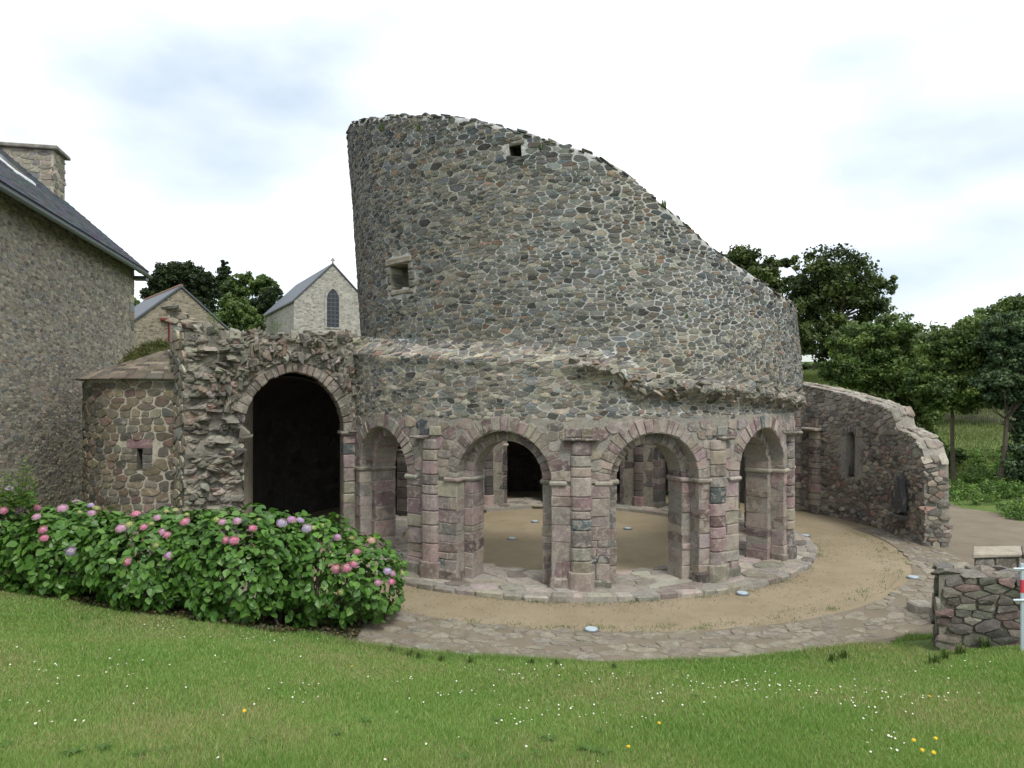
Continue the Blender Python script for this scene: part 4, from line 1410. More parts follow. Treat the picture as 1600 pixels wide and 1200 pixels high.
# roof window
for nm, u0, u1, t0, t1, h0, h1, m_ in (("frame", 11.2, 12.3, 1.3, 2.75, .1, .17, M_WHITE), ("pane", 11.28, 12.22, 1.38, 2.67, .12, .185, M_GLASS)):
    V = [rf(u, t, h) for u in (u0, u1) for t, h in ((t0, h0), (t1, h0), (t1, h1), (t0, h1))]
    o = HOU.part("roof_window" if nm == "frame" else "pane", V, orient(V, [(0, 1, 2, 3), (7, 6, 5, 4), (0, 4, 5, 1), (1, 5, 6, 2), (2, 6, 7, 3), (3, 7, 4, 0)]), m_, parent=(rwin if nm == "pane" else roof))
    if nm == "frame": rwin = o
# chimney at the far gable
c0, c1, t0, t1, ct = HL - .95, HL - .02, 2.12, 5.7, HE + HW * HK + .03
V = [hp(u, t, z) for z in (HE + 1.5, ct) for u, t in ((c0, t0), (c1, t0), (c1, t1), (c0, t1))]
chim = HOU.part("chimney", V, orient(V, [(0, 1, 2, 3), (4, 5, 6, 7), (0, 1, 5, 4), (1, 2, 6, 5), (2, 3, 7, 6), (3, 0, 4, 7)]), M_MORTH, parent=roof)
sts = stones(lambda u, z, h: hp(c0 - h, u, z), t0 + .02, t1, HE + 2.0, ct, .28, .14, PAL_H, None, .012, (.004, .02), row=True)
sts += stones(lambda u, z, h: hp(u, t0 - h, z), c0, c1, HE + 2.0, ct, .28, .14, PAL_H, None, .012, (.004, .02), row=True)
q = Geo()
for s_ in sts: q.add(*s_[:3])
HOU.part("chimney_stones", q.v, q.f, M_HOUSE, q.c, parent=roof, kind="stuff")
V, Fc = block(lambda a_, b_, c_: hp(a_, b_, c_), (c0 - .12, c1 + .1), (t0 - .15, t1 + .15), (ct, ct + .13), (.02, .02, .03), .01)
HOU.part("chimney_cap", V, Fc, M_LAUZE, parent=roof)

# ------------------------------------------------------------------ far buildings
def f_masonry(c1, c2, mor, sc):
    def f(t, b):
        tcn = t.nodes.new("ShaderNodeTexCoord")
        m = t.nodes.new("ShaderNodeMapping"); m.inputs["Scale"].default_value = (sc, sc, sc * 1.9)
        t.links.new(tcn.outputs["Object"], m.inputs[0])
        v1 = N(t, "TexVoronoi"); v1.feature = 'F1'; v1.inputs["Scale"].default_value = 1.0
        v2 = N(t, "TexVoronoi"); v2.feature = 'DISTANCE_TO_EDGE'; v2.inputs["Scale"].default_value = 1.0
        t.links.new(m.outputs[0], v1.inputs["Vector"]); t.links.new(m.outputs[0], v2.inputs["Vector"])
        sep = t.nodes.new("ShaderNodeSeparateColor"); t.links.new(v1.outputs["Color"], sep.inputs[0])
        c = mix(t, c1, c2, sep.outputs[0])
        c = mix(t, c, ramp(t, sep.outputs[1], [(0, .6), (1, 1.25)]), 1.0, 'MULTIPLY')
        e = ramp(t, v2.outputs["Distance"], [(.03, 0.0), (.09, 1.0)])
        t.links.new(mix(t, mor, c, e), b.inputs["Base Color"]); b.inputs["Roughness"].default_value = .95
        bump(t, b, e, .6, .03)
    return f
M_BARN = mat("barn_masonry", f_masonry((.19, .17, .13), (.25, .215, .16), (.29, .26, .20), 4.5))
M_CHUR = mat("church_masonry", f_masonry((.28, .265, .235), (.35, .33, .29), (.40, .38, .34), 4.2))

def gable_house(T_, apex, rd, hw, drop, length, zb, mw, over=.25):
    rd = np.array(rd, float); rd /= np.linalg.norm(rd); gd = np.array((rd[1], -rd[0]))   # gd: to the right of the ridge direction
    a2 = np.array(apex[:2]); za = apex[2]
    def P(u, t, z): p = a2 + rd * u + gd * t; return (p[0], p[1], z)
    V = []
    for u in (0, length): V += [P(u, -hw, zb), P(u, hw, zb), P(u, hw, za - drop), P(u, 0, za), P(u, -hw, za - drop)]
    wl = T_.part("wall", V, orient(V, [(0, 1, 2, 3, 4), (9, 8, 7, 6, 5), (1, 6, 7, 2), (4, 9, 5, 0), (2, 7, 8, 3), (3, 8, 9, 4)]), mw)
    sl = drop / hw
    for sg in (-1, 1):
        V = []
        for u in (-.08, length + .1):
            for t, h in ((hw + over, .03), (0, .03), (0, .14), (hw + over, .14)):
                V.append(P(u, sg * t, za - sl * t + h))
        T_.part("roof_slope", V, orient(V, [(0, 1, 2, 3), (7, 6, 5, 4), (0, 4, 5, 1), (1, 5, 6, 2), (2, 6, 7, 3), (3, 7, 4, 0)]), M_SLATE)
    return P, wl
ap_ = pw(283, 450, 36)
BARN = Thing("stone_barn", "old stone barn gable with slate roof and orange ridge tiles behind the house", "barn", (ap_[0], ap_[1], T(ap_[0], ap_[1])))
P, _ = gable_house(BARN, ap_, (-3.6, 4.2), 2.6, 2.25, 7.5, 0.5, M_BARN)
for i in range(16):
    c = P(.1 + i * .45, 0, ap_[2] + .17)
    V, Fc = tube([P(-.05 + i * .45, 0, ap_[2] + .12), P(.38 + i * .45, 0, ap_[2] + .14)], [.085, .08], 8)
    BARN.part("ridge_tile", V, Fc, M_TERRA)
# red timber door head on the gable
c = pw(263, 500, 35.2)
tdoor = min([i * .02 for i in range(-130, 130)], key=lambda t: abs(pix(P(-.1, t, c[2]))[0] - 264))
for nm, w0, w1, z0_, z1_ in (("door_lintel", -.38, .12, -.02, .10), ("door_post", -.02, .15, -1.2, -.02)):
    V, Fc = block(lambda a_, b_, c_: P(-.12 + b_, a_ + tdoor, c[2] + c_), (w0, w1), (-.1, .2), (z0_, z1_), (.01, .01, .01), .003)
    BARN.part(nm, V, Fc, M_WOODR)
ch_ = pw(520, 414, 48)
CHU = Thing("parish_church", "pale stone church gable with tall pointed window and slate roof beyond the ruin", "church", (ch_[0], ch_[1], T(ch_[0], ch_[1])))
P, _ = gable_house(CHU, ch_, (-4.9, 8.6), 2.6, 2.62, 11, 1.5, M_CHUR, .15)
# small cross finial
V, Fc = box(-.05, .05, -.05, .05, 0, .38); g = Geo(); g.add([(ch_[0] + x, ch_[1] + y, ch_[2] + .1 + z) for x, y, z in V], Fc)
V, Fc = box(-.15, .15, -.045, .045, .18, .27); g.add([(ch_[0] + x, ch_[1] + y, ch_[2] + .1 + z) for x, y, z in V], Fc)
CHU.part("gable_cross", g.v, g.f, M_CHUR)
# pointed window in the gable
wz, ww, wsp = ch_[2] - 4.25, .42, ch_[2] - 2.35
def lancet(w_, z0_, zs_, k=10):
    o_ = [(-w_, z0_), (w_, z0_)]
    for i in range(k + 1):
        t = i / k * R_(60); o_.append((-w_ + 2 * w_ * math.cos(t), zs_ + 2 * w_ * math.sin(t)))
    for i in range(1, k + 1):
        t = R_(120) + i / k * R_(60); o_.append((w_ + 2 * w_ * math.cos(t), zs_ + 2 * w_ * math.sin(t)))
    return o_
lo, li = lancet(ww + .13, wz - .1, wsp), lancet(ww, wz, wsp)
n = len(lo)
V = [P(-.06, t, z) for t, z in lo] + [P(-.06, t, z) for t, z in li] + [P(.05, t, z) for t, z in lo] + [P(.05, t, z) for t, z in li]
Fc = []
for q in range(n):
    r = (q + 1) % n
    Fc += [(q, r, n + r, n + q), (q, 2 * n + q, 2 * n + r, r), (n + q, n + r, 3 * n + r, 3 * n + q)]
win = CHU.part("window", V, Fc, M_CHUR)
V = [P(-.012, t, z) for t, z in li]
CHU.part("pane", V, [tuple(range(n))], M_GLASS, parent=win)
g = Geo()
for i in range(9):
    z = wz + .28 * i
    if z < wsp + .4: g.add([P(h, t, z + d_) for h in (-.045, -.005) for t, d_ in ((-ww, -.02), (ww, -.02), (ww, .02), (-ww, .02))], [(0, 1, 2, 3), (3, 2, 6, 7), (0, 4, 5, 1)])
for t in (-.14, .14): g.add([P(h, t + d_, z) for h in (-.045, -.005) for d_, z in ((-.018, wz), (.018, wz), (.018, wsp + .5), (-.018, wsp + .5))], [(0, 1, 2, 3), (0, 3, 7, 4), (1, 5, 6, 2)])
CHU.part("glazing_bars", g.v, g.f, M_LEAD, parent=win)

# ------------------------------------------------------------------ near retaining walls on the right
NW = Thing("rubble_garden_wall", "rough dark rubble wall end rising from the lawn beside the earth path", "wall", (5.55, 9.3, .15))
PAL_N = [(3, (.15, .14, .115)), (3, (.185, .165, .135)), (1, (.16, .11, .10)), (2, (.115, .11, .095)), (1, (.23, .215, .18))]
n0 = np.array((5.63, 9.28)); nd = np.array((.998, -.06)); nn_ = np.array((-.06, -.998))
def nm(u, z, h): p = n0 + nd * (u - h * .42) + nn_ * h; return (p[0], p[1], z)
def ntop(u): return 1.42 - .07 * u + .02 * wob(u * 3, 1)
g = Geo()
for u in [i * .1 for i in range(0, 46)]:
    g.v += [nm(u, -.1, 0), nm(u, ntop(u), 0), nm(u, ntop(u), -.55), nm(u, -.1, -.55)]
for i in range(45):
    for q in range(3): g.f.append((i * 4 + q, i * 4 + 4 + q, i * 4 + 5 + q, i * 4 + 1 + q))
g.f.append((0, 1, 2, 3))
nc = NW.part("wall_core", g.v, g.f, M_MORTR)
sts = stones(nm, 0.02, 4.4, 0, 1.45, .21, .085, PAL_N, lambda u, z: z < ntop(u) - .02, .010, (.015, .06), row=True, jit=.42, drop=.2, big=.03, sharp=(.06, .2))
sts += stones(lambda u, z, h: nm(-h, z, -u), 0, .55, 0, 1.42, .2, .2, PAL_N, None, .014, (.02, .05), drop=.1)
u = 0
while u < 4.4:
    for h in (-.1, -.4):
        sts.append(wrap(rock(nm(u + .1, ntop(u) - .02, h), random.uniform(.14, .3), random.uniform(.2, .3), random.uniform(.06, .11), random.uniform(-.3, .3), .3, .2), pick(PAL_R)))
    u += random.uniform(.13, .22)
emit(NW, nc, sts, M_STONE, "wall_stone", "small_wall_stones", 200)
NW2 = Thing("dressed_garden_wall", "low wall of dark dressed blocks with a pale flat cap behind the rubble wall", "wall", (7.3, 10.9, .1))
m0 = np.array((7.06, 10.75))
def nm2(u, z, h): return (m0[0] + u - h * .68, m0[1] + .05 * u - h, z)
V = [nm2(u, z, h) for u in (0, 4.5) for z, h in ((-.1, 0), (1.28, 0), (1.28, -.45), (-.1, -.45))]
c2 = NW2.part("wall_core", V, orient(V, [(0, 1, 2, 3), (7, 6, 5, 4), (0, 4, 5, 1), (1, 5, 6, 2), (2, 6, 7, 3)]), M_MORTA)
sts = []
for z0_, z1_ in courses(.1, 1.28, .2, .33):
    u = 0
    while u < 4.4:
        wd = random.uniform(.25, .5)
        sts.append(wrap(block(nm2, (u + .01, u + wd - .012), (z0_ + .012, z1_ - .012), (-.2, .03), (.02, .02, .02), .012), pick(PAL_N))); u += wd
emit(NW2, c2, sts, M_PINK, "wall_block", "wall_blocks", 100)
u = -.03
while u < 4.4:
    wd = random.uniform(.5, .9)
    V, Fc = block(nm2, (u, u + wd - .01), (1.275, 1.345), (-.5, .06), (.015, .015, .015), .008)
    NW2.part("cap_stone", V, Fc, M_PAVE, [pick(PAL_V)] * len(V)); u += wd
# steel barrier at the frame edge
bp = pw(1597, 1005, 8.75); bz = max(T(bp[0], bp[1]), .3)
BAR = Thing("steel_barrier", "pale blue steel barrier post with two short bars and red band before the rubble wall", "barrier", (bp[0], bp[1], bz))
def rod(p, q, r): return tube([p, q], [r, r], 10)
zr = [pw(1597, y, 8.75)[2] for y in (888, 937)]
V, Fc = rod((bp[0], bp[1], bz - .1), (bp[0], bp[1], zr[0] + .06), .02); BAR.part("post", V, Fc, M_STEEL, smooth=False)
V, Fc = rod((bp[0] + 1.6, bp[1], T(bp[0] + 1.6, bp[1]) - .1), (bp[0] + 1.6, bp[1], zr[0] + .06), .02); BAR.part("post", V, Fc, M_STEEL)
for z in zr:
    V, Fc = rod((bp[0] - .125, bp[1] - .02, z), (bp[0] + 1.75, bp[1] - .02, z), .013); BAR.part("rail", V, Fc, M_STEEL)
V, Fc = rod((bp[0], bp[1], zr[0] - .3), (bp[0], bp[1], zr[0] - .14), .0225); BAR.part("red_band", V, Fc, M_RED)
# loose cut stone by the corner of the wall
lp = ground_at(1443, 958)
V, Fc = block(lambda a_, b_, c_: (lp[0] + a_, lp[1] + b_, c_), (-.2, .16), (-.1, .2), (-.02, .17), (.03, .03, .03), .015)
BL = Thing("loose_block", "loose pale cut stone beside the rubble wall corner", "stone", (lp[0], lp[1], 0))
BL.part("block", V, Fc, M_PAVE, [(.27, .25, .21)] * len(V))

# ------------------------------------------------------------------ ground lights
def disc(r, z0_, z1_, n=20, rr=.9):
    V = [(r * math.cos(6.28318 * q / n), r * math.sin(6.28318 * q / n), z0_) for q in range(n)] + [(r * math.cos(6.28318 * q / n), r * math.sin(6.28318 * q / n), z1_) for q in range(n)]
    V += [(r * rr * math.cos(6.28318 * q / n), r * rr * math.sin(6.28318 * q / n), z1_ + .006) for q in range(n)]
    Fc = []
    for i in range(2):
        for q in range(n): Fc.append((i * n + q, i * n + (q + 1) % n, (i + 1) * n + (q + 1) % n, (i + 1) * n + q))
    Fc.append(tuple(range(2 * n, 3 * n)))
    return V, Fc
V, Fc = disc(.125, -.03, .025); ME_RIM = make_mesh("rim", V, Fc, M_ZINC)
V, Fc = disc(.10, .025, .036, rr=.95); ME_LENS = make_mesh("lens", V, Fc, plain("frosted_lens", (.42, .50, .54), .3, var=.06, spec=.5))
where = [(924, 986, "on the sand before the middle front pier"), (1427, 904, "on the sand near the outer wall end"), (1160, 929, "at the foot of the pier right of the widest arch"), (1259, 838, "on the sand behind the rightmost front pier"),
         (633, 898, "beside the hydrangea tip"), (800, 843, "inside the ring, seen through the second arch"), (836, 816, "farther inside the ring, seen through the second arch"), (981, 827, "inside the ring, seen through the third arch")]
for px, py, wh in where:
    d = EYE * F / (py - HOR); p = pw(px, py, d)
    t_ = Thing("ground_light", "round flush ground light " + wh, "light", (p[0], p[1], 0.005), "round ground lights set in the sand")
    t_.place("rim", ME_RIM, (p[0], p[1], 0.005)); t_.place("lens", ME_LENS, (p[0], p[1], 0.005))

# ------------------------------------------------------------------ trees
def leaf_cloud(centers, spread, n_each, size, cols, up=.25, flat=1.0):
    """quads scattered round clump centres: V, F, C"""
    m = len(centers)
    c = np.repeat(centers, n_each, 0)
    sp = np.repeat(spread, n_each)[:, None]
    n = len(c)
    d = NR.normal(0, 1, (n, 3)); d /= np.linalg.norm(d, axis=1)[:, None]
    p = c + d * sp * (NR.uniform(0, 1, (n, 1)) ** .45) * np.array((1, 1, .75 * flat))
    nrm = d + NR.normal(0, .7, (n, 3)); nrm[:, 2] += up; nrm /= np.linalg.norm(nrm, axis=1)[:, None]
    a = np.cross(nrm, NR.normal(0, 1, (n, 3))); a /= np.linalg.norm(a, axis=1)[:, None]
    b = np.cross(nrm, a)
    s = (size * NR.uniform(.6, 1.3, n))[:, None]
    V = np.stack([p - a * s * .5, p + b * s * .33 + nrm * s * .06, p + a * s * .5, p - b * s * .33 + nrm * s * .06], 1).reshape(-1, 3)
    cc = np.asarray(cols)[NR.integers(0, len(cols), m)] * NR.uniform(.75, 1.25, (m, 1))
    C = np.repeat(np.repeat(cc, n_each, 0) * NR.uniform(.75, 1.3, (n, 1)), 4, 0)
    return V, np.arange(4 * n).reshape(-1, 4), C

def tree(name, label, depth, base_px, blobs, cols, leaf=.22, clumps=60, per=70, trunk=.18, group=None, deep=.85, base_z=None, cs=.2, dd=None, cat="tree"):
    bx = (base_px - 800) / F * depth
    bz = T(bx, depth) if base_z is None else base_z
    t_ = Thing(name, label, cat, (bx, depth, bz), group)
    clumps = int(clumps * 2.3); cs *= 1.05
    cen, spr, tops = [], [], []
    for i, bl in enumerate(blobs):
        px, py, rx, ry = bl[:4]
        off = bl[4] if len(bl) > 4 else random.uniform(-.25, .25) * rx * depth / F
        c = np.array(pw(px, py, depth + off)); r = np.array((rx * depth / F, rx * depth / F * deep, ry * depth / F))
        k = max(8, int(clumps * (rx * ry) / sum(b[2] * b[3] for b in blobs)))
        d = NR.normal(0, 1, (k, 3)); d /= np.linalg.norm(d, axis=1)[:, None]
        rad = NR.uniform(.05, 1, (k, 1)) ** .42
        cen.append(c + d * rad * r * .86); spr.append(np.full(k, cs * (r[0] + r[2]) / 2) * NR.uniform(.7, 1.35, k)); tops.append((c, r))
    cen = np.concatenate(cen); spr = np.concatenate(spr)
    V, Fc, C = leaf_cloud(cen, spr, per, leaf, cols)
    me = np_mesh("crown", V - np.array((bx, depth, bz)), Fc, M_LEAF, C)
    t_.place("crown", me, (bx, depth, bz))
    g = Geo()
    ctop = np.mean([c for c, r in tops], 0); fork = np.array((bx * .6 + ctop[0] * .4, depth, bz + max(.6, (ctop[2] - bz) * .75)))
    b0 = np.array((bx, depth, bz - .15))
    mid = (b0 + fork) / 2 + np.array((random.uniform(-.1, .1), 0, 0))
    g.add(*tube([b0, b0 + (0, 0, .25), mid, fork], [trunk * 1.35, trunk, trunk * .85, trunk * .6], 8))
    for i in NR.choice(len(cen), min(len(cen), 16), False):
        e = cen[i]; m_ = fork * .45 + e * .55 + NR.normal(0, .15, 3)
        g.add(*tube([fork - (0, 0, .15), m_, e], [trunk * .3, trunk * .17, trunk * .04], 5))
    t_.part("trunk", g.v, g.f, M_BARK)
    return t_
G_OAK = [(.045, .068, .019), (.062, .088, .025), (.034, .052, .016), (.085, .112, .03)]
G_MID = [(.072, .115, .03), (.092, .145, .038), (.055, .092, .025), (.125, .175, .046)]
G_LIT = [(.10, .15, .04), (.12, .175, .047), (.085, .13, .035), (.07, .11, .032)]
G_YEW = [(.026, .042, .014), (.034, .054, .018), (.021, .035, .012)]
G_BLU = [(.058, .098, .043), (.075, .12, .06), (.046, .078, .034), (.09, .135, .062)]
tree("oak_tree", "broad dark green oak standing beyond the tower's low end", 52, 1310, [(1300, 440, 75, 58), (1255, 470, 45, 55), (1350, 470, 48, 55), (1290, 525, 62, 48), (1385, 445, 16, 22), (1240, 420, 24, 22)], G_OAK, .28, 130, 90, .4, "oaks on the hillside", cs=.22)
tree("oak_tree", "dark oak half hidden behind the sloping top of the tower", 58, 1180, [(1165, 425, 55, 45), (1205, 440, 32, 40), (1130, 420, 28, 30), (1180, 480, 50, 45)], G_OAK, .3, 90, 90, .4, "oaks on the hillside", cs=.22)
tree("young_tree", "leafy mid green tree crowding the curved broken wall", 31, 1412, [(1350, 545, 62, 48), (1395, 530, 52, 45), (1330, 580, 50, 32), (1400, 600, 58, 60), (1300, 575, 26, 20), (1425, 660, 42, 42), (1385, 640, 40, 36), (1440, 690, 34, 30)], G_MID + G_LIT[:2], .15, 230, 90, .13, "young trees on the bank", cs=.2)
tree("young_tree", "slender tree with bare dark trunk above the bank", 27.5, 1490, [(1480, 560, 48, 52), (1520, 545, 52, 55), (1500, 612, 68, 34), (1450, 600, 36, 44)], G_MID + G_LIT[:2], .13, 200, 85, .09, "young trees on the bank", cs=.2)
tree("young_tree", "blue green tree with low drooping branches beside the thin trunked tree", 26, 1563, [(1570, 530, 45, 48), (1615, 560, 55, 70), (1565, 600, 52, 40), (1605, 650, 36, 55), (1600, 725, 32, 55)], G_BLU, .125, 210, 85, .1, "young trees on the bank", cs=.2)
tree("tall_tree", "light green tall tree rising behind the blue green tree", 40, 1580, [(1560, 500, 42, 32), (1600, 495, 45, 38), (1520, 520, 30, 26)], G_LIT, .2, 70, 80, .2, cs=.22)
tree("hedgerow_tree", "bushy tree filling the gap between the young trees", 36, 1455, [(1455, 560, 46, 52), (1440, 620, 50, 50), (1500, 590, 45, 45), (1560, 600, 50, 40)], G_MID + G_LIT[:1], .17, 190, 85, .12, cs=.2)
tree("yew_tree", "large dark rounded yew behind the barn gable", 58, 285, [(280, 440, 52, 34), (248, 455, 28, 38), (318, 455, 28, 38), (285, 485, 60, 34), (285, 425, 40, 18)], G_YEW, .2, 260, 110, .35, cs=.17)
tree("spruce_tree", "small dark spruce tip above the light green trees", 85, 350, [(349, 412, 7, 6), (350, 424, 13, 10), (352, 440, 17, 14)], G_YEW, .3, 40, 50, .2, cs=.3)
tree("ash_tree", "light green rounded tree behind the ruin crest", 66, 385, [(385, 445, 32, 22), (360, 462, 26, 26), (410, 450, 28, 22), (380, 485, 45, 28)], G_LIT, .26, 90, 80, .3, cs=.22)
tree("apple_tree", "pale green small tree above the arch crest", 52, 378, [(375, 490, 28, 26), (355, 505, 26, 20), (395, 505, 22, 20)], G_LIT, .2, 50, 80, .15, cs=.24)
tree("yew_tree", "dark pointed yew left of the church gable", 64, 418, [(425, 465, 20, 22), (410, 480, 26, 26), (425, 500, 30, 22)], G_YEW, .18, 80, 100, .2, cs=.22)
tree("ash_tree", "mid green tree glimpsed between house and barn", 48, 196, [(196, 478, 26, 18), (205, 492, 22, 18)], G_MID, .2, 40, 70, .2, cs=.25)
tree("garden_shrub", "dark green shrub at the foot of the leafy tree", 29, 1440, [(1445, 700, 44, 30), (1480, 715, 30, 20), (1420, 690, 30, 30)], G_MID, .12, 80, 80, .05, cs=.25, cat="shrub")
# clipped hedge and a parked car far behind
tree("field_hedge", "low dark hedge at the top of the far meadow", 62, 1290, [(1250, 580, 22, 13), (1285, 578, 24, 14), (1320, 580, 24, 14), (1220, 580, 20, 13)], G_OAK, .22, 70, 70, .08, cs=.35, cat="hedge")
cp = pw(1262, 575, 70); cz = T(cp[0], cp[1])
CAR = Thing("parked_car", "white parked car glimpsed under the oak beyond the hedge", "car", (cp[0], cp[1], cz))
prof = [(-2.0, .35), (2.0, .35), (2.05, .75), (1.9, .95), (1.0, 1.02), (.35, 1.45), (-1.2, 1.5), (-1.95, 1.0), (-2.05, .7)]
V = [(cp[0] + x, cp[1] + y, cz + z) for y in (-.8, .8) for x, z in prof]; n = len(prof)
body = CAR.part("body", V, orient(V, [tuple(range(n)), tuple(range(n, 2 * n))] + [(q, (q + 1) % n, n + (q + 1) % n, n + q) for q in range(n)]), M_WHITE)
for sy in (-1, 1):
    V = [(cp[0] + x, cp[1] + sy * .81, cz + z) for x, z in ((-1.6, 1.02), (.85, 1.04), (.32, 1.38), (-1.15, 1.42))]
    CAR.part("side_window", V, [(0, 1, 2, 3)], M_GLASS)
    for sx in (-1.3, 1.3):
        V, Fc = tube([(cp[0] + sx, cp[1] + sy * .6, cz + .32), (cp[0] + sx, cp[1] + sy * .84, cz + .32)], [.32, .32], 16)
        CAR.part("wheel", V, Fc, M_TYRE)
# paling fence on the meadow
FE = [(22.0, 37.5), (30.0, 34.5)]
FEN = Thing("paling_fence", "pale wooden paling fence along the meadow beyond the thin trunks", "fence", (26, 36, T(26, 36)))
g = Geo(); nP = 105
for i in range(nP):
    t = i / (nP - 1); x = FE[0][0] + (FE[1][0] - FE[0][0]) * t; y = FE[0][1] + (FE[1][1] - FE[0][1]) * t; z = T(x, y)
    lean = random.uniform(-.03, .03); h_ = random.uniform(1.0, 1.15)
    g.add([(x + dx + lean * k_, y + dy, z + k_) for k_ in (0, h_) for dx, dy in ((-.02, -.012), (.02, -.012), (.02, .012), (-.02, .012))] + [(x + lean * 1.2, y, z + h_ + .07)],
          [(0, 1, 5, 4), (1, 2, 6, 5), (2, 3, 7, 6), (3, 0, 4, 7), (4, 5, 8), (5, 6, 8), (6, 7, 8), (7, 4, 8)])
FEN.part("pales", g.v, g.f, M_WOOD, kind="stuff")
for i in range(5):
    t = i / 4; x = FE[0][0] + (FE[1][0] - FE[0][0]) * t; y = FE[0][1] + (FE[1][1] - FE[0][1]) * t; z = T(x, y)
    V, Fc = tube([(x, y + .06, z - .2), (x, y + .06, z + 1.25)], [.05, .045], 7); FEN.part("post", V, Fc, M_WOOD)
for h_ in (.3, .85):
    V, Fc = tube([(FE[0][0] + (FE[1][0] - FE[0][0]) * i / 12, FE[0][1] + (FE[1][1] - FE[0][1]) * i / 12 + .02, T(FE[0][0] + (FE[1][0] - FE[0][0]) * i / 12, FE[0][1] + (FE[1][1] - FE[0][1]) * i / 12) + h_) for i in range(13)], [.008] * 13, 4)
    FEN.part("wire", V, Fc, M_ZINC)
# distant wood closing the hillside
cen = []
for i in range(420):
    x = NR.uniform(-190, 190); y = 125 + NR.uniform(0, 22) + abs(x) * .1
    cen.append((x, y, T(x, y) + NR.uniform(.3, 5.5)))
V, Fc, C = leaf_cloud(np.array(cen), np.full(420, 2.6), 70, 1.0, G_OAK)
tag(link("distant_wood", np_mesh("distant_wood", V, Fc, M_LEAF, C)), "far belt of dark woodland on the hilltop", "woodland", kind="stuff")

# undergrowth on the bank at the right
n = 1500
x = NR.uniform(15.0, 24, n); y = NR.uniform(19, 31, n)
k_ = (x > 15.4 + .5 * np.sin(y * 1.7)) | (y > 25.5)
x, y = x[k_], y[k_]
h_ = .12 + .28 * (np.sin(x * 1.9 + 1) * np.sin(y * 1.6) * .5 + .5)
cen = np.stack([x, y, Tn(x, y) + h_ * NR.uniform(.2, 1, len(x))], 1)
V, Fc, C = leaf_cloud(cen, np.full(len(x), .22), 40, .085, [(.095, .17, .038), (.115, .20, .045), (.07, .13, .03), (.14, .22, .05)], .5)
tag(link("bank_undergrowth", np_mesh("bank_undergrowth", V, Fc, M_LEAF, C)), "bright green weeds covering the bank by the path", "undergrowth", kind="stuff")
# meadow grass strip behind the wall
n = 60000
x = NR.uniform(14, 34, n); y = NR.uniform(29, 62, n)
z = Tn(x, y); s = .02 * y / 30
P = np.stack([np.stack([x - s, y, z], 1), np.stack([x + s, y, z], 1), np.stack([x + NR.normal(0, .08, n), y + NR.normal(0, .06, n), z + NR.uniform(.1, .3, n)], 1)], 1).reshape(-1, 3)
C = np.repeat(np.array([(.13, .17, .05), (.17, .18, .07), (.10, .15, .04)])[NR.integers(0, 3, n)], 3, 0)
tag(link("meadow_grass", np_mesh("meadow_grass", P, np.arange(3 * n).reshape(-1, 3), M_LEAF, C)), "pale rough meadow grass on the hillside", "grass", kind="stuff")

# ------------------------------------------------------------------ hydrangeas
LT = np.array([(0, 0, 0), (-.30, .22, .05), (-.42, .48, .06), (-.26, .78, .02), (0, 1.05, -.10), (.26, .78, .02), (.42, .48, .06), (.30, .22, .05), (0, .26, -.03), (0, .55, -.035), (0, .82, -.05)])
LFq = [(0, 8, 1, 1), (1, 8, 9, 2), (2, 9, 10, 3), (3, 10, 4, 4), (0, 7, 8, 8), (7, 6, 9, 8), (6, 5, 10, 9), (5, 4, 10, 10)]
LF = []
for q in LFq:
    u_ = list(dict.fromkeys(q))
    LF += [(u_[0], u_[1], u_[2])] + ([(u_[0], u_[2], u_[3])] if len(u_) == 4 else [])
LF = np.array(LF)
HCOL = np.array([(.065, .155, .026), (.09, .195, .034), (.05, .125, .022), (.12, .235, .045), (.075, .17, .028)])
LMES = [make_mesh("leaf", LT, [tuple(f) for f in LF], M_HYD, [tuple(c)] * len(LT)) for c in HCOL]
from mathutils import Matrix, Vector
def leaf_frames(n_out, jitter=.45):
    """rotation frames for leaves facing n_out, tips hanging outward and down"""
    n = n_out + NR.normal(0, jitter, n_out.shape); n[:, 2] += .55
    n /= np.linalg.norm(n, axis=1)[:, None]
    t = n_out * .8 + NR.normal(0, .55, n_out.shape); t[:, 2] -= .45
    t -= (t * n).sum(1)[:, None] * n
    t /= np.linalg.norm(t, axis=1)[:, None]
    x = np.cross(t, n)
    return x, t, n
def sample_lumps(lumps, count, zmin):
    L_ = np.array(lumps); w_ = (L_[:, 3] * L_[:, 5]); w_ = w_ / w_.sum()
    P, Nn = [], []
    tot = 0
    while tot < count:
        k = NR.choice(len(L_), count * 2, p=w_)
        d = NR.normal(0, 1, (count * 2, 3)); d /= (np.abs(d) ** 2.5).sum(1)[:, None] ** (1 / 2.5)
        rad = 1 - np.abs(NR.normal(0, .10, count * 2))
        p = L_[k, :3] + d * L_[k, 3:] * rad[:, None]
        p += .07 * np.stack([np.sin(p[:, 2] * 9 + p[:, 0] * 7), np.sin(p[:, 0] * 8 + p[:, 2] * 5), np.sin(p[:, 0] * 10 + p[:, 1] * 9)], 1)
        nr_ = d / L_[k, 3:]; nr_ /= np.linalg.norm(nr_, axis=1)[:, None]
        ok = p[:, 2] > zmin
        for q in range(len(L_)):
            rel = np.abs((p - L_[q, :3]) / L_[q, 3:]) ** 2.5
            ok &= ~((rel.sum(1) < .62) & (k != q))
        P.append(p[ok]); Nn.append(nr_[ok]); tot += ok.sum()
    return np.concatenate(P)[:count], np.concatenate(Nn)[:count]

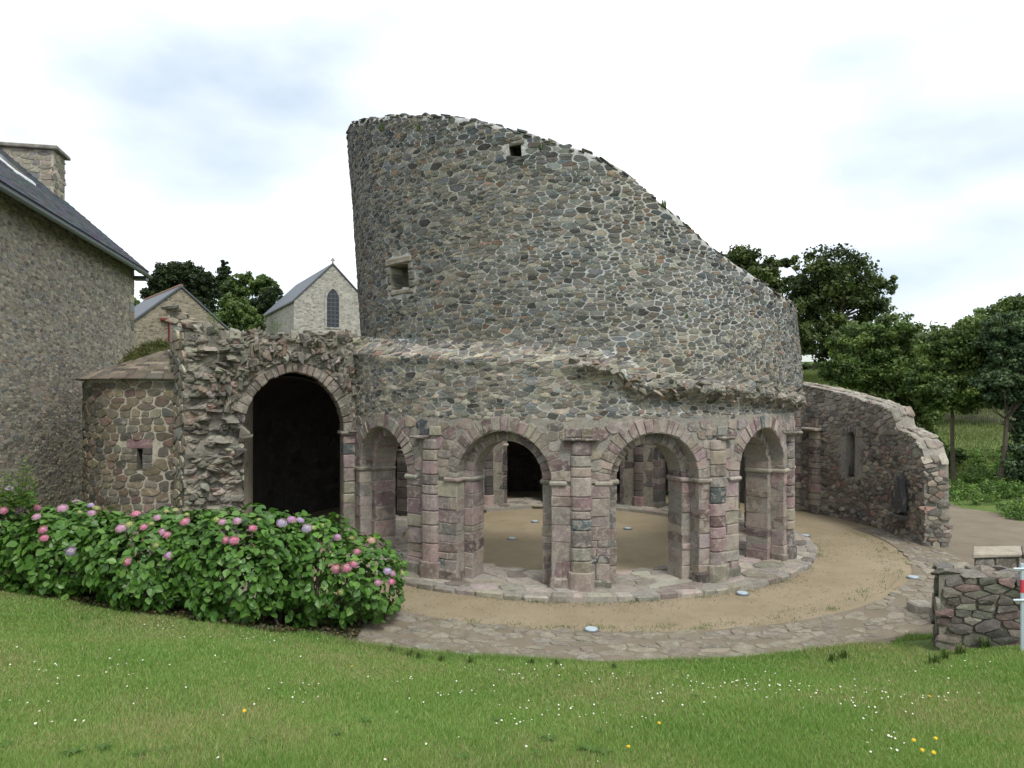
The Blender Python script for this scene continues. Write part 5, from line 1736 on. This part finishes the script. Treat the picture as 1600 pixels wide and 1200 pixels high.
FLO = [(395, 828, 0), (371, 817, 1), (348, 818, 1), (366, 847, 0), (352, 846, 0), (480, 828, 2), (468, 816, 2), (440, 820, 2), (455, 815, 1), (255, 833, 1), (262, 838, 0), (190, 828, 1), (200, 879, 0), (265, 870, 1), (112, 863, 2), (68, 830, 0), (70, 843, 0), (58, 796, 0), (58, 810, 1), (98, 797, 1), (120, 788, 1), (142, 793, 2), (143, 805, 1), (213, 806, 0), (225, 826, 0), (246, 812, 1), (290, 818, 0), (527, 842, 1), (558, 850, 0), (558, 864, 0), (525, 890, 0), (542, 889, 0), (553, 883, 0), (605, 895, 2), (612, 898, 1), (590, 912, 1), (611, 911, 0), (580, 848, 4),
       (124, 803, 3), (150, 797, 3), (167, 793, 3), (203, 822, 3), (237, 821, 3), (260, 802, 3), (274, 800, 3), (292, 807, 3), (340, 814, 3), (405, 815, 3), (490, 827, 3), (505, 824, 3), (549, 842, 3), (533, 926, 3), (614, 880, 3), (626, 897, 3), (512, 944, 3), (244, 854, 3), (10, 753, 2), (14, 766, 2), (30, 800, 1), (5, 800, 0)]
FC_ = [(.66, .30, .44), (.64, .38, .54), (.54, .44, .64), (.52, .54, .24), (.64, .42, .32)]
FMES = []
for ci, c in enumerate(FC_):
    vs_ = []
    for var in range(2):
        g = Geo(); rs = .5
        for i in range(70):
            z = 1 - i / 70 * 1.25; a_ = i * 2.39996
            r = math.sqrt(max(0, 1 - z * z)); p = np.array((r * math.cos(a_), r * math.sin(a_) * (.85 + .3 * var), z * .62)) * rs * random.uniform(.8, 1.12)
            nn2 = Vector(p).normalized(); q = nn2.to_track_quat('Z', 'Y')
            cc = tuple(min(.9, x * random.uniform(.75, 1.35)) for x in c)
            sz = .12 if ci != 3 else .07
            rot = random.uniform(0, 1.57)
            for b_ in range(4):
                t = rot + b_ * 1.5708
                pts = [(0, 0, 0), (sz * 1.1 * math.cos(t - .6), sz * 1.1 * math.sin(t - .6), .025), (sz * 1.35 * math.cos(t), sz * 1.35 * math.sin(t), .01), (sz * 1.1 * math.cos(t + .6), sz * 1.1 * math.sin(t + .6), .025)]
                g.add([tuple(Vector(p) + q @ Vector(v_)) for v_ in pts], [(0, 1, 2, 3)], cc)
        V, Fc = tube([(0, 0, -.9), (0, 0, .1)], [.03, .03], 4); g.add(V, Fc, (.08, .12, .03))
        vs_.append(make_mesh("flower_head", g.v, g.f, M_PETAL, g.c))
    FMES.append(vs_)

def hyd(label, lumps_px, base, nleaf, zlow, deep=.75):
    """lumps_px: (px, top py, bottom py, half width px, extra depth)"""
    b = ground_at(*base)
    t_ = Thing("hydrangea", label, "shrub", (b[0], b[1] + .7, T(b[0], b[1] + .7)), "hydrangeas along the lawn edge")
    lumps = []
    for px, ty, by, hw2, dz in lumps_px:
        d = b[1] + deep + dz
        c0_ = pw(px, ty, d); c1_ = pw(px, by, d - .35)
        lumps.append((c0_[0], d, (c0_[2] + c1_[2]) / 2, hw2 * d / F, deep, max(.2, (c0_[2] - c1_[2]) / 2)))
    P, Nn = sample_lumps(lumps, nleaf, b[2] + zlow)
    X, Y, Z = leaf_frames(Nn)
    sc = NR.uniform(.06, .16, nleaf)
    # the leaves that show largest become parts of their own
    d = P[:, 1]; vis = (Z * (np.array((0, 0, EYE)) - P)).sum(1) / np.linalg.norm(P - np.array((0, 0, EYE)), axis=1)
    outer = (Nn * (np.array((0, 0, EYE)) - P)).sum(1) > 0
    px_ = 800 + F * P[:, 0] / P[:, 1]
    score = np.where(outer & (px_ > 5), sc * np.maximum(vis, 0) / d, 0)
    # only leaves near the skin of the bush
    ordr = np.argsort(-score)
    n1 = 180
    for i in ordr[:n1]:
        m_ = Matrix(((X[i][0] * sc[i], Y[i][0] * sc[i], Z[i][0] * sc[i], P[i][0] - t_.loc[0]), (X[i][1] * sc[i], Y[i][1] * sc[i], Z[i][1] * sc[i], P[i][1] - t_.loc[1]), (X[i][2] * sc[i], Y[i][2] * sc[i], Z[i][2] * sc[i], P[i][2] - t_.loc[2]), (0, 0, 0, 1)))
        o = link("leaf", LMES[random.randrange(5)], (0, 0, 0), t_.o); o.matrix_local = m_
    r = ordr[n1:]; k = len(LT)
    V = P[r][:, None, :] + sc[r][:, None, None] * (LT[None, :, 0:1] * X[r][:, None, :] + LT[None, :, 1:2] * Y[r][:, None, :] + LT[None, :, 2:3] * Z[r][:, None, :])
    Fc = (np.arange(len(r)) * k)[:, None, None] + LF[None]
    C = np.repeat(HCOL[NR.integers(0, 5, len(r))] * NR.uniform(.75, 1.25, (len(r), 1)), k, 0)
    o = link("foliage", np_mesh("foliage", V.reshape(-1, 3) - np.array(t_.loc), Fc.reshape(-1, 3), M_HYD, C), (0, 0, 0), t_.o); o["kind"] = "stuff"
    t_.at[o] = t_.loc
    g = Geo()
    for l in lumps:
        for i in range(9):
            e = np.array(l[:3]) + NR.uniform(-.75, .75, 3) * np.array(l[3:]); s0 = np.array((l[0] + NR.normal(0, .15), l[1] + NR.normal(0, .12), T(l[0], l[1]) - .05))
            m2 = s0 * .5 + e * .5 + (0, 0, -.08)
            g.add(*tube([s0, m2, e], [.018, .013, .006], 5))
    t_.part("stems", g.v, g.f, M_BARK)
    return t_, lumps
HY = []
HY.append(hyd("hydrangea with lilac heads and tall pale shoot against the stone house", [(0, 768, 915, 58, .55), (-60, 780, 905, 60, .5)], (30, 918), 2300, .0))
HY.append(hyd("hydrangea with pale pink heads and a dark gap below its right side", [(100, 792, 938, 66, 0), (62, 815, 915, 42, .1), (140, 800, 925, 40, .1)], (100, 942), 2600, .06))
HY.append(hyd("hydrangea with two low pink heads before the round turret", [(240, 802, 958, 72, 0), (195, 808, 935, 45, .15), (290, 805, 955, 48, .1)], (240, 965), 2800, .06))
HY.append(hyd("hydrangea with a cluster of bright pink heads before the ragged pillar", [(375, 795, 974, 76, 0), (325, 803, 955, 50, .15), (430, 803, 955, 48, .2)], (380, 985), 2900, .06))
HY.append(hyd("hydrangea at the row's open end, reaching over the paving", [(500, 810, 980, 66, 0), (560, 842, 972, 55, .0), (450, 808, 945, 40, .3), (592, 872, 965, 36, .05)], (530, 998), 3000, .06))
# flower heads sit where the ray through the photograph meets a bush
for px, py, ci in FLO:
    best = None
    for t_, lumps in HY:
        for l in lumps:
            d = l[1] - l[4] - .2
            while d < l[1] + l[4]:
                p = pw(px, py, d)
                if abs((p[0] - l[0]) / l[3]) ** 2.5 + abs((p[1] - l[1]) / l[4]) ** 2.5 + abs((p[2] - l[2]) / l[5]) ** 2.5 < 1.08:
                    if best is None or d < best[0]: best = (d, t_, p, l)
                    break
                d += .04
    if best is None: continue
    d, t_, p, l = best
    nv = Vector(((p[0] - l[0]) / l[3] * .5, (p[1] - l[1]) / l[4] * .6 - .15, max(.3, (p[2] - l[2]) / l[5] + .35))).normalized()
    s = random.uniform(.10, .15) if ci != 3 else random.uniform(.08, .12)
    o = t_.place("flower_head", random.choice(FMES[ci]), tuple(Vector(p) + nv * .03), nv.to_track_quat('Z', 'Y').to_euler(), (s, s, s))
# tall pale shoots
t_ = HY[0][0]
for sx, sy, ty in ((42, 800, 712), (30, 810, 735), (55, 800, 750), (18, 800, 742), (48, 800, 732), (8, 790, 735), (36, 800, 724)):
    d = HY[0][1][0][1] - .4
    a_, b_ = np.array(pw(sx - 8, sy, d)), np.array(pw(sx, ty, d))
    g = Geo(); V, Fc = tube([a_, (a_ + b_) / 2 + (.03, 0, 0), b_], [.008, .006, .003], 4); g.add(V, Fc, (.12, .16, .05))
    for i in range(26):
        f_ = i / 25; p = a_ + (b_ - a_) * (.1 + .9 * f_)
        an_ = i * 2.4; L_ = .15 * (1.15 - .6 * f_)
        dr = np.array((math.cos(an_), math.sin(an_), .35)); sd = np.array((-math.sin(an_), math.cos(an_), 0))
        g.add([tuple(p), tuple(p + dr * L_ * .5 + sd * L_ * .28), tuple(p + dr * L_), tuple(p + dr * L_ * .5 - sd * L_ * .28)], [(0, 1, 2, 3)], (random.uniform(.14, .2), random.uniform(.24, .31), .06))
    t_.part("tall_shoot", g.v, g.f, M_LEAF, g.c)
# soil bed beneath the hydrangeas
g = Geo(); edge = [(-60, 905), (0, 915), (60, 927), (120, 939), (200, 951), (280, 963), (360, 975), (440, 986), (510, 994), (560, 998)]
rows = 9
for px, py in edge:
    b = ground_at(px, py - 4)
    for i in range(rows):
        x_, y_ = b[0] * (1 + .0 * i), b[1] - .05 + i * .22
        g.v.append((x_, y_, max(T(x_, y_), .02) + .03 * (1 if 0 < i < rows - 1 else 0) + .008))
for i in range(len(edge) - 1):
    for q in range(rows - 1): g.f.append((i * rows + q, (i + 1) * rows + q, (i + 1) * rows + q + 1, i * rows + q + 1))
tag(link("flower_bed", make_mesh("flower_bed", g.v, g.f, M_SOIL, smooth=True)), "dark bare soil strip under the hydrangeas", "soil", kind="structure")
BED = [ground_at(px, py) for px, py in edge]

n = 2600
k_ = NR.integers(0, len(BED) - 1, n); f_ = NR.uniform(0, 1, n)
bx_ = np.array([b[0] for b in BED]); by_ = np.array([b[1] for b in BED])
x = bx_[k_] + (bx_[k_ + 1] - bx_[k_]) * f_; y = by_[k_] + (by_[k_ + 1] - by_[k_]) * f_ - .22 + NR.uniform(0, 1, n) ** 1.3 * .95
V, Fc, C = leaf_cloud(np.stack([x, y, np.maximum(Tn(x, y), .02) + .055], 1), np.full(n, .03), 1, .06, [(.05, .08, .02), (.10, .085, .04), (.06, .045, .03), (.16, .12, .05), (.045, .07, .02), (.035, .03, .02)], 1.6)
tag(link("leaf_litter", np_mesh("leaf_litter", V, Fc, M_LEAF, C)), "fallen leaves and small weeds under the hydrangeas", "leaf litter", kind="stuff")
# ------------------------------------------------------------------ lawn
def lawn_ok(x, y):
    rx, ry = x - CX, y - CY
    r = np.hypot(rx, ry); a_ = np.degrees(np.arctan2(rx, -ry))
    nz_ = .10 * np.sin(x * 4.1 + y * 2.3) + .07 * np.sin(x * 9.7 - y * 3.1)
    ok = r > 9.42 + nz_ * 1.6 - NR.exponential(.13, np.shape(r))
    w_ = smn(24, 40, a_) * (1 - smn(45, 80, a_))
    ok &= ~((a_ > 22) & (a_ < 84) & (r < 9.72 + 1.1 * w_ + nz_))
    ok &= ~((x > 7.0) & (y > 10.2))
    ok &= ~((x > 5.5) & (y > 9.1) & (y < 10.0))
    bx_ = np.array([b[0] for b in BED]); by_ = np.array([b[1] for b in BED])
    lim = np.interp(x, bx_, by_)
    ok &= ~((x < bx_[-1] + .1) & (y > lim - .12 + nz_) & (y < lim + 1.9))
    return ok
n = 1150000
dd_ = 4.2 * (13.0 / 4.2) ** NR.uniform(0, 1, n)            # log-spaced depth: even density in the picture
tx = NR.uniform(-.95, 1.1, n)
x, y = tx * dd_, dd_
ok = lawn_ok(x, y); x, y, dd_ = x[ok], y[ok], dd_[ok]
thin = .5 + .5 * np.sin(x * 1.3 + .7 * y + 1) * np.sin(y * 1.1 - x * .6)
lush = .5 + .5 * np.sin(x * 2.1 + 2.0) * np.sin(y * 2.7 + x)
r = np.hypot(x - CX, y - CY)
edge_ = (1 - smn(9.4, 10.1, r)) * (np.abs(x) < 6)
z = Tn(x, y); n = len(x)
h_ = (.016 + .03 * NR.uniform(0, 1, n) ** 1.5) * (.7 + .75 * lush) * (1 + 1.3 * edge_)
wd = .0022 * (dd_ / 5) * NR.uniform(.7, 1.5, n)
th = NR.uniform(0, 6.283, n); lean = NR.uniform(.1, 1.1, n) * h_; la = NR.uniform(0, 6.283, n)
sx, sy = np.cos(th) * wd, np.sin(th) * wd
P = np.stack([np.stack([x - sx, y - sy, z - .004], 1), np.stack([x + sx, y + sy, z - .004], 1), np.stack([x + np.cos(la) * lean, y + np.sin(la) * lean, z + h_], 1)], 1).reshape(-1, 3)
base = np.array([(.16, .29, .06), (.20, .335, .078), (.11, .225, .044), (.255, .34, .105), (.37, .33, .17)])
thin = np.clip(thin + .25 * np.sin(x * 5.3 + 1) * np.sin(y * 4.7 + x) + .12, 0, 1.2)
pr = np.stack([.26 - .1 * thin, .32 - .0 * thin, .3 * lush ** 2 + .02, .14 + .28 * thin, .04 + .5 * thin ** 3], 1); pr = np.maximum(pr, 0.01); pr /= pr.sum(1)[:, None]
u = NR.uniform(0, 1, (n, 1)); ci = (u > np.cumsum(pr, 1)).sum(1).clip(0, 4)
C = np.repeat(base[ci] * NR.uniform(.8, 1.25, (n, 1)) * (1 - .25 * edge_)[:, None], 3, 0)
tag(link("lawn_grass", np_mesh("lawn_grass", P, np.arange(3 * n).reshape(-1, 3), M_LEAF, C)), "short green lawn grass sloping down to the ruin", "grass", kind="stuff")

# grit and sprigs on the sand
n = 7000
a_ = NR.uniform(R_(-62), R_(95), n); rr_ = np.where(NR.uniform(0, 1, n) < .55, 6.27 + NR.exponential(.22, n), 7.95 - NR.exponential(.35, n))
x = CX + rr_ * np.sin(a_); y = CY - rr_ * np.cos(a_)
V, Fc, C = leaf_cloud(np.stack([x, y, np.full(n, .012)], 1), np.full(n, .004), 1, .022, [(.20, .175, .13), (.26, .235, .19), (.13, .115, .09), (.10, .09, .06)], 1.2)
tag(link("loose_grit", np_mesh("loose_grit", V, Fc, M_SAND if False else M_LEAF, C)), "loose grit and bits scattered over the sand", "grit", kind="stuff")
n = 2600
k_ = NR.uniform(0, 1, n)
ctr = np.stack([NR.uniform(R_(-50), R_(90), 130), np.where(NR.uniform(0, 1, 130) < .45, 6.27, NR.uniform(7.5, 8.1, 130))], 1)[NR.integers(0, 130, n)]
a_ = ctr[:, 0] + NR.normal(0, .012, n); rr_ = ctr[:, 1] + NR.normal(0, .05, n)
x = CX + rr_ * np.sin(a_); y = CY - rr_ * np.cos(a_)
P = np.stack([np.stack([x - .004, y, np.zeros(n)], 1), np.stack([x + .004, y, np.zeros(n)], 1), np.stack([x + NR.normal(0, .02, n), y + NR.normal(0, .02, n), NR.uniform(.02, .06, n)], 1)], 1).reshape(-1, 3)
C = np.repeat(np.array([(.10, .17, .04), (.14, .19, .06), (.08, .12, .03)])[NR.integers(0, 3, n)], 3, 0)
tag(link("weed_sprigs", np_mesh("weed_sprigs", P, np.arange(3 * n).reshape(-1, 3), M_LEAF, C)), "tiny green sprigs growing through the sand edges", "weeds", kind="stuff")
# daisies
g = Geo()
for i in range(11):
    a_ = 6.28318 * i / 11
    c_, s_ = math.cos(a_), math.sin(a_); k = .16
    g.add([(0, 0, 0), (.6 * c_ + k * s_, .6 * s_ - k * c_, .06), (1.0 * c_, 1.0 * s_, .1), (.6 * c_ - k * s_, .6 * s_ + k * c_, .06)], [(0, 1, 2, 3)])
npet = len(g.f)
V, Fc = disc(.3, .02, .12, 8, .6); g.add(V, Fc); ncen = len(g.f) - npet
V, Fc = tube([(0, 0, -4), (.1, .05, -2), (0, 0, 0)], [.06, .06, .06], 4); g.add(V, Fc)
M_DW = plain("daisy_white", (.80, .80, .78), .7, var=.05); M_DY = plain("flower_yellow", (.75, .50, .02), .7, var=.1); M_ST = plain("stem_green", (.09, .15, .04), .7)
ME_D = make_mesh("daisy", g.v, g.f, [M_DW, M_DY, M_ST], fmat=[0] * npet + [1] * ncen + [2] * (len(g.f) - npet - ncen))
g = Geo()
for ring_, (rr_, zz_) in enumerate(((1.0, .0), (.75, .15), (.45, .25))):
    for i in range(14):
        a_ = 6.28318 * (i + ring_ * .33) / 14; c_, s_ = math.cos(a_), math.sin(a_)
        g.add([(0, 0, zz_ * .6), (.7 * rr_ * c_ + .1 * s_, .7 * rr_ * s_ - .1 * c_, zz_ + .05), (rr_ * c_, rr_ * s_, zz_ + .1), (.7 * rr_ * c_ - .1 * s_, .7 * rr_ * s_ + .1 * c_, zz_ + .05)], [(0, 1, 2, 3)])
nd_ = len(g.f)
V, Fc = tube([(0, 0, -4), (0, 0, 0)], [.09, .08], 5); g.add(V, Fc)
ME_Y = make_mesh("dandelion", g.v, g.f, [M_DY, M_ST], fmat=[0] * nd_ + [1] * (len(g.f) - nd_))
def flower(name, me, px, py, r, label, cat, group):
    p = ground_at(px, py)
    if not lawn_ok(np.array([p[0]]), np.array([p[1]]))[0] : return
    o = link(name, me, (p[0], p[1], p[2] + r * 3.4)); o.scale = (r, r, r)
    o.rotation_euler = (random.uniform(-.1, .75), random.uniform(-.35, .35), random.uniform(-.5, .5))
    tag(o, label, cat, group)
rs = random.Random(5)
cl_ = [(1060, 1075, 60, 12, 26), (1210, 1078, 50, 10, 22), (840, 1050, 35, 6, 14), (960, 1062, 35, 8, 12), (1110, 1062, 40, 8, 12), (1370, 1102, 45, 16, 26), (1290, 1085, 60, 12, 14), (780, 1120, 40, 12, 9), (870, 1110, 40, 14, 12), (1010, 1115, 40, 14, 10), (1400, 1165, 18, 10, 8), (700, 1085, 60, 14, 12), (640, 1060, 50, 10, 8), (480, 1090, 30, 12, 11), (250, 980, 40, 5, 7), (370, 997, 40, 5, 9), (420, 1003, 40, 4, 6), (150, 1040, 40, 16, 9), (75, 1060, 40, 20, 7), (230, 1052, 60, 18, 7), (60, 1110, 30, 20, 6), (300, 1100, 200, 60, 14), (900, 1130, 300, 50, 16), (1480, 1090, 40, 20, 6), (1500, 1045, 40, 8, 8)]
for px, py, sx, sy, k in cl_:
    for i in range(k):
        flower("daisy", ME_D, rs.gauss(px, sx), min(1195, rs.gauss(py, sy)), rs.uniform(.0075, .0115), "small white daisy flowering in the lawn", "daisy", "white daisies dotting the lawn")
for px, py in ((1428, 1168), (1462, 1165), (1441, 1184), (1459, 1188), (1452, 1097), (382, 1121), (550, 1049), (982, 1178), (1030, 1140)):
    flower("dandelion", ME_Y, px, py, .017, "yellow dandelion like flower standing in the lawn", "flower", "yellow flowers in the lawn")
# leafy weeds in the lawn
def rosette(seed):
    r = random.Random(seed); g = Geo()
    for i in range(15):
        a_ = i * 2.4 + r.uniform(-.3, .3); L_ = r.uniform(.55, 1.1); up = r.uniform(.1, .55)
        c_, s_ = math.cos(a_), math.sin(a_); w_ = r.uniform(.10, .17)
        pts = []
        for k in range(5):
            f_ = k / 4; q = w_ * (math.sin(math.pi * min(1, f_ * .9 + .08))) * (1 if k % 2 else .7)
            zz_ = up * math.sin(f_ * 2.2) * .6
            pts += [(L_ * f_ * c_ - q * s_, L_ * f_ * s_ + q * c_, zz_), (L_ * f_ * c_ + q * s_, L_ * f_ * s_ - q * c_, zz_)]
        col = (r.uniform(.06, .09), r.uniform(.13, .17), .03)
        g.add(pts, [(2 * k, 2 * k + 1, 2 * k + 3, 2 * k + 2) for k in range(4)], col)
    return make_mesh("weed_rosette", g.v, g.f, M_LEAF, g.c)
RM_ = [rosette(i) for i in range(4)]
for i, (px, py, s) in enumerate(((130, 968, .16), (115, 1180, .2), (160, 1172, .18), (220, 1182, .17), (262, 1176, .15), (400, 1163, .17), (525, 1150, .15), (572, 1130, .17), (632, 1124, .15), (776, 1128, .14), (858, 1158, .2), (935, 1146, .16), (922, 1176, .22), (945, 1180, .18), (842, 1184, .16), (1085, 1090, .12), (700, 1020, .13), (10, 1168, .15), (720, 1190, .17), (560, 1030, .12))):
    p = ground_at(px, py)
    o = link("weed_rosette", RM_[i % 4], (p[0], p[1], p[2] + .01)); s *= .45; o.scale = (s, s, s * 1.3); o.rotation_euler = (0, 0, i * 1.3)
    tag(o, "low leafy green weed rosette spreading in the lawn", "weed", "leafy weeds in the lawn")
# tufts of long grass at the lawn edge and wall foot
def tuft(name, label, p, s, n_, group, cols=((.10, .16, .04), (.13, .19, .05), (.07, .12, .03)), cat="grass tuft"):
    g = Geo()
    for i in range(n_):
        a_ = random.uniform(0, 6.28); r0 = random.uniform(0, .3) * s; ln_ = random.uniform(.5, 1.1) * s; le = random.uniform(.1, .8)
        b_ = np.array((math.cos(a_ * 3) * r0, math.sin(a_ * 3) * r0, -.02)); dv_ = np.array((math.cos(a_), math.sin(a_), 0)); sd = np.array((-dv_[1], dv_[0], 0)) * .035 * s
        m_ = b_ + dv_ * ln_ * le * .35 + (0, 0, ln_ * .6); e = b_ + dv_ * ln_ * le + (0, 0, ln_ * (.95 - .35 * le))
        g.add([tuple(b_ - sd), tuple(b_ + sd), tuple(m_ + sd * .8), tuple(m_ - sd * .8), tuple(e)], [(0, 1, 2, 3), (3, 2, 4)], random.choice(cols))
    o = link(name, make_mesh(name, g.v, g.f, M_LEAF, g.c), p)
    tag(o, label, cat, group)
for px, py, s in ((1318, 1030, .2), (1300, 1034, .18), (655, 1030, .16), (690, 1034, .16), (640, 1026, .18), (735, 1036, .15), (870, 1040, .14), (1475, 1030, .22), (1500, 1022, .2), (1540, 1012, .2), (1460, 1038, .2), (1585, 1003, .2), (830, 1038, .14), (960, 1046, .14), (612, 1020, .2)):
    p = ground_at(px, py)
    tuft("grass_tuft", "tuft of longer grass along the lower lawn edge", (p[0], p[1], p[2]), s, 46, "long grass tufts at the lawn edge")
# ferns and wall plants
def fern(label, p, s, nf, cat="fern"):
    g = Geo()
    for f_ in range(nf):
        a_ = f_ * 2.4 + random.uniform(-.3, .3); c_, s_ = math.cos(a_), math.sin(a_); up = random.uniform(.55, 1.0)
        for k in range(11):
            t = k / 11; L_ = s * t
            b_ = np.array((c_ * L_ * (1.2 - up * .6), s_ * L_ * (1.2 - up * .6), s * up * math.sin(t * 1.9)))
            ln_ = s * .24 * math.sin(math.pi * (t * .85 + .12)); sd = np.array((-s_, c_, 0)); fw = np.array((c_, s_, .3)) * s * .04
            for sg in (-1, 1):
                g.add([tuple(b_ - fw), tuple(b_ + sd * sg * ln_ * .6 - fw * .6), tuple(b_ + sd * sg * ln_ + fw), tuple(b_ + sd * sg * ln_ * .5 + fw)], [(0, 1, 2, 3)], (random.uniform(.09, .14), random.uniform(.16, .22), .04))
    tag(link("fern", make_mesh("fern", g.v, g.f, M_LEAF, g.c), p), label, cat, "plants rooted in the old masonry")
fern("bright green fern on top of the ragged pillar", pw(336, 512, 15.6), .36, 10)
fern("small fern drooping just below the pillar top fern", pw(338, 524, 15.1), .2, 7)
fern("pale fern on the ruin crest below the church", pw(432, 520, 15.8), .24, 8)
for (px, py, s, wh) in ((598, 203, .22, "small green tuft rooted near the tower's high edge"), (655, 203, .18, "grass tuft in the tower face beside its high edge"), (845, 232, .14, "tiny plant under the sloping tower top"), (1036, 322, .2, "dark green plant on the steep tower slope"), (1072, 495, .12, "tiny green plant low on the bare tower face")):
    a_, z_ = solve(lambda a, z: drum(a, z), px, py, R_((px - 883) / 7), 7)
    p = drum(a_, z_, .02)
    tuft("wall_plant", wh, p, s, 30, "plants rooted in the old masonry", cat="plant")
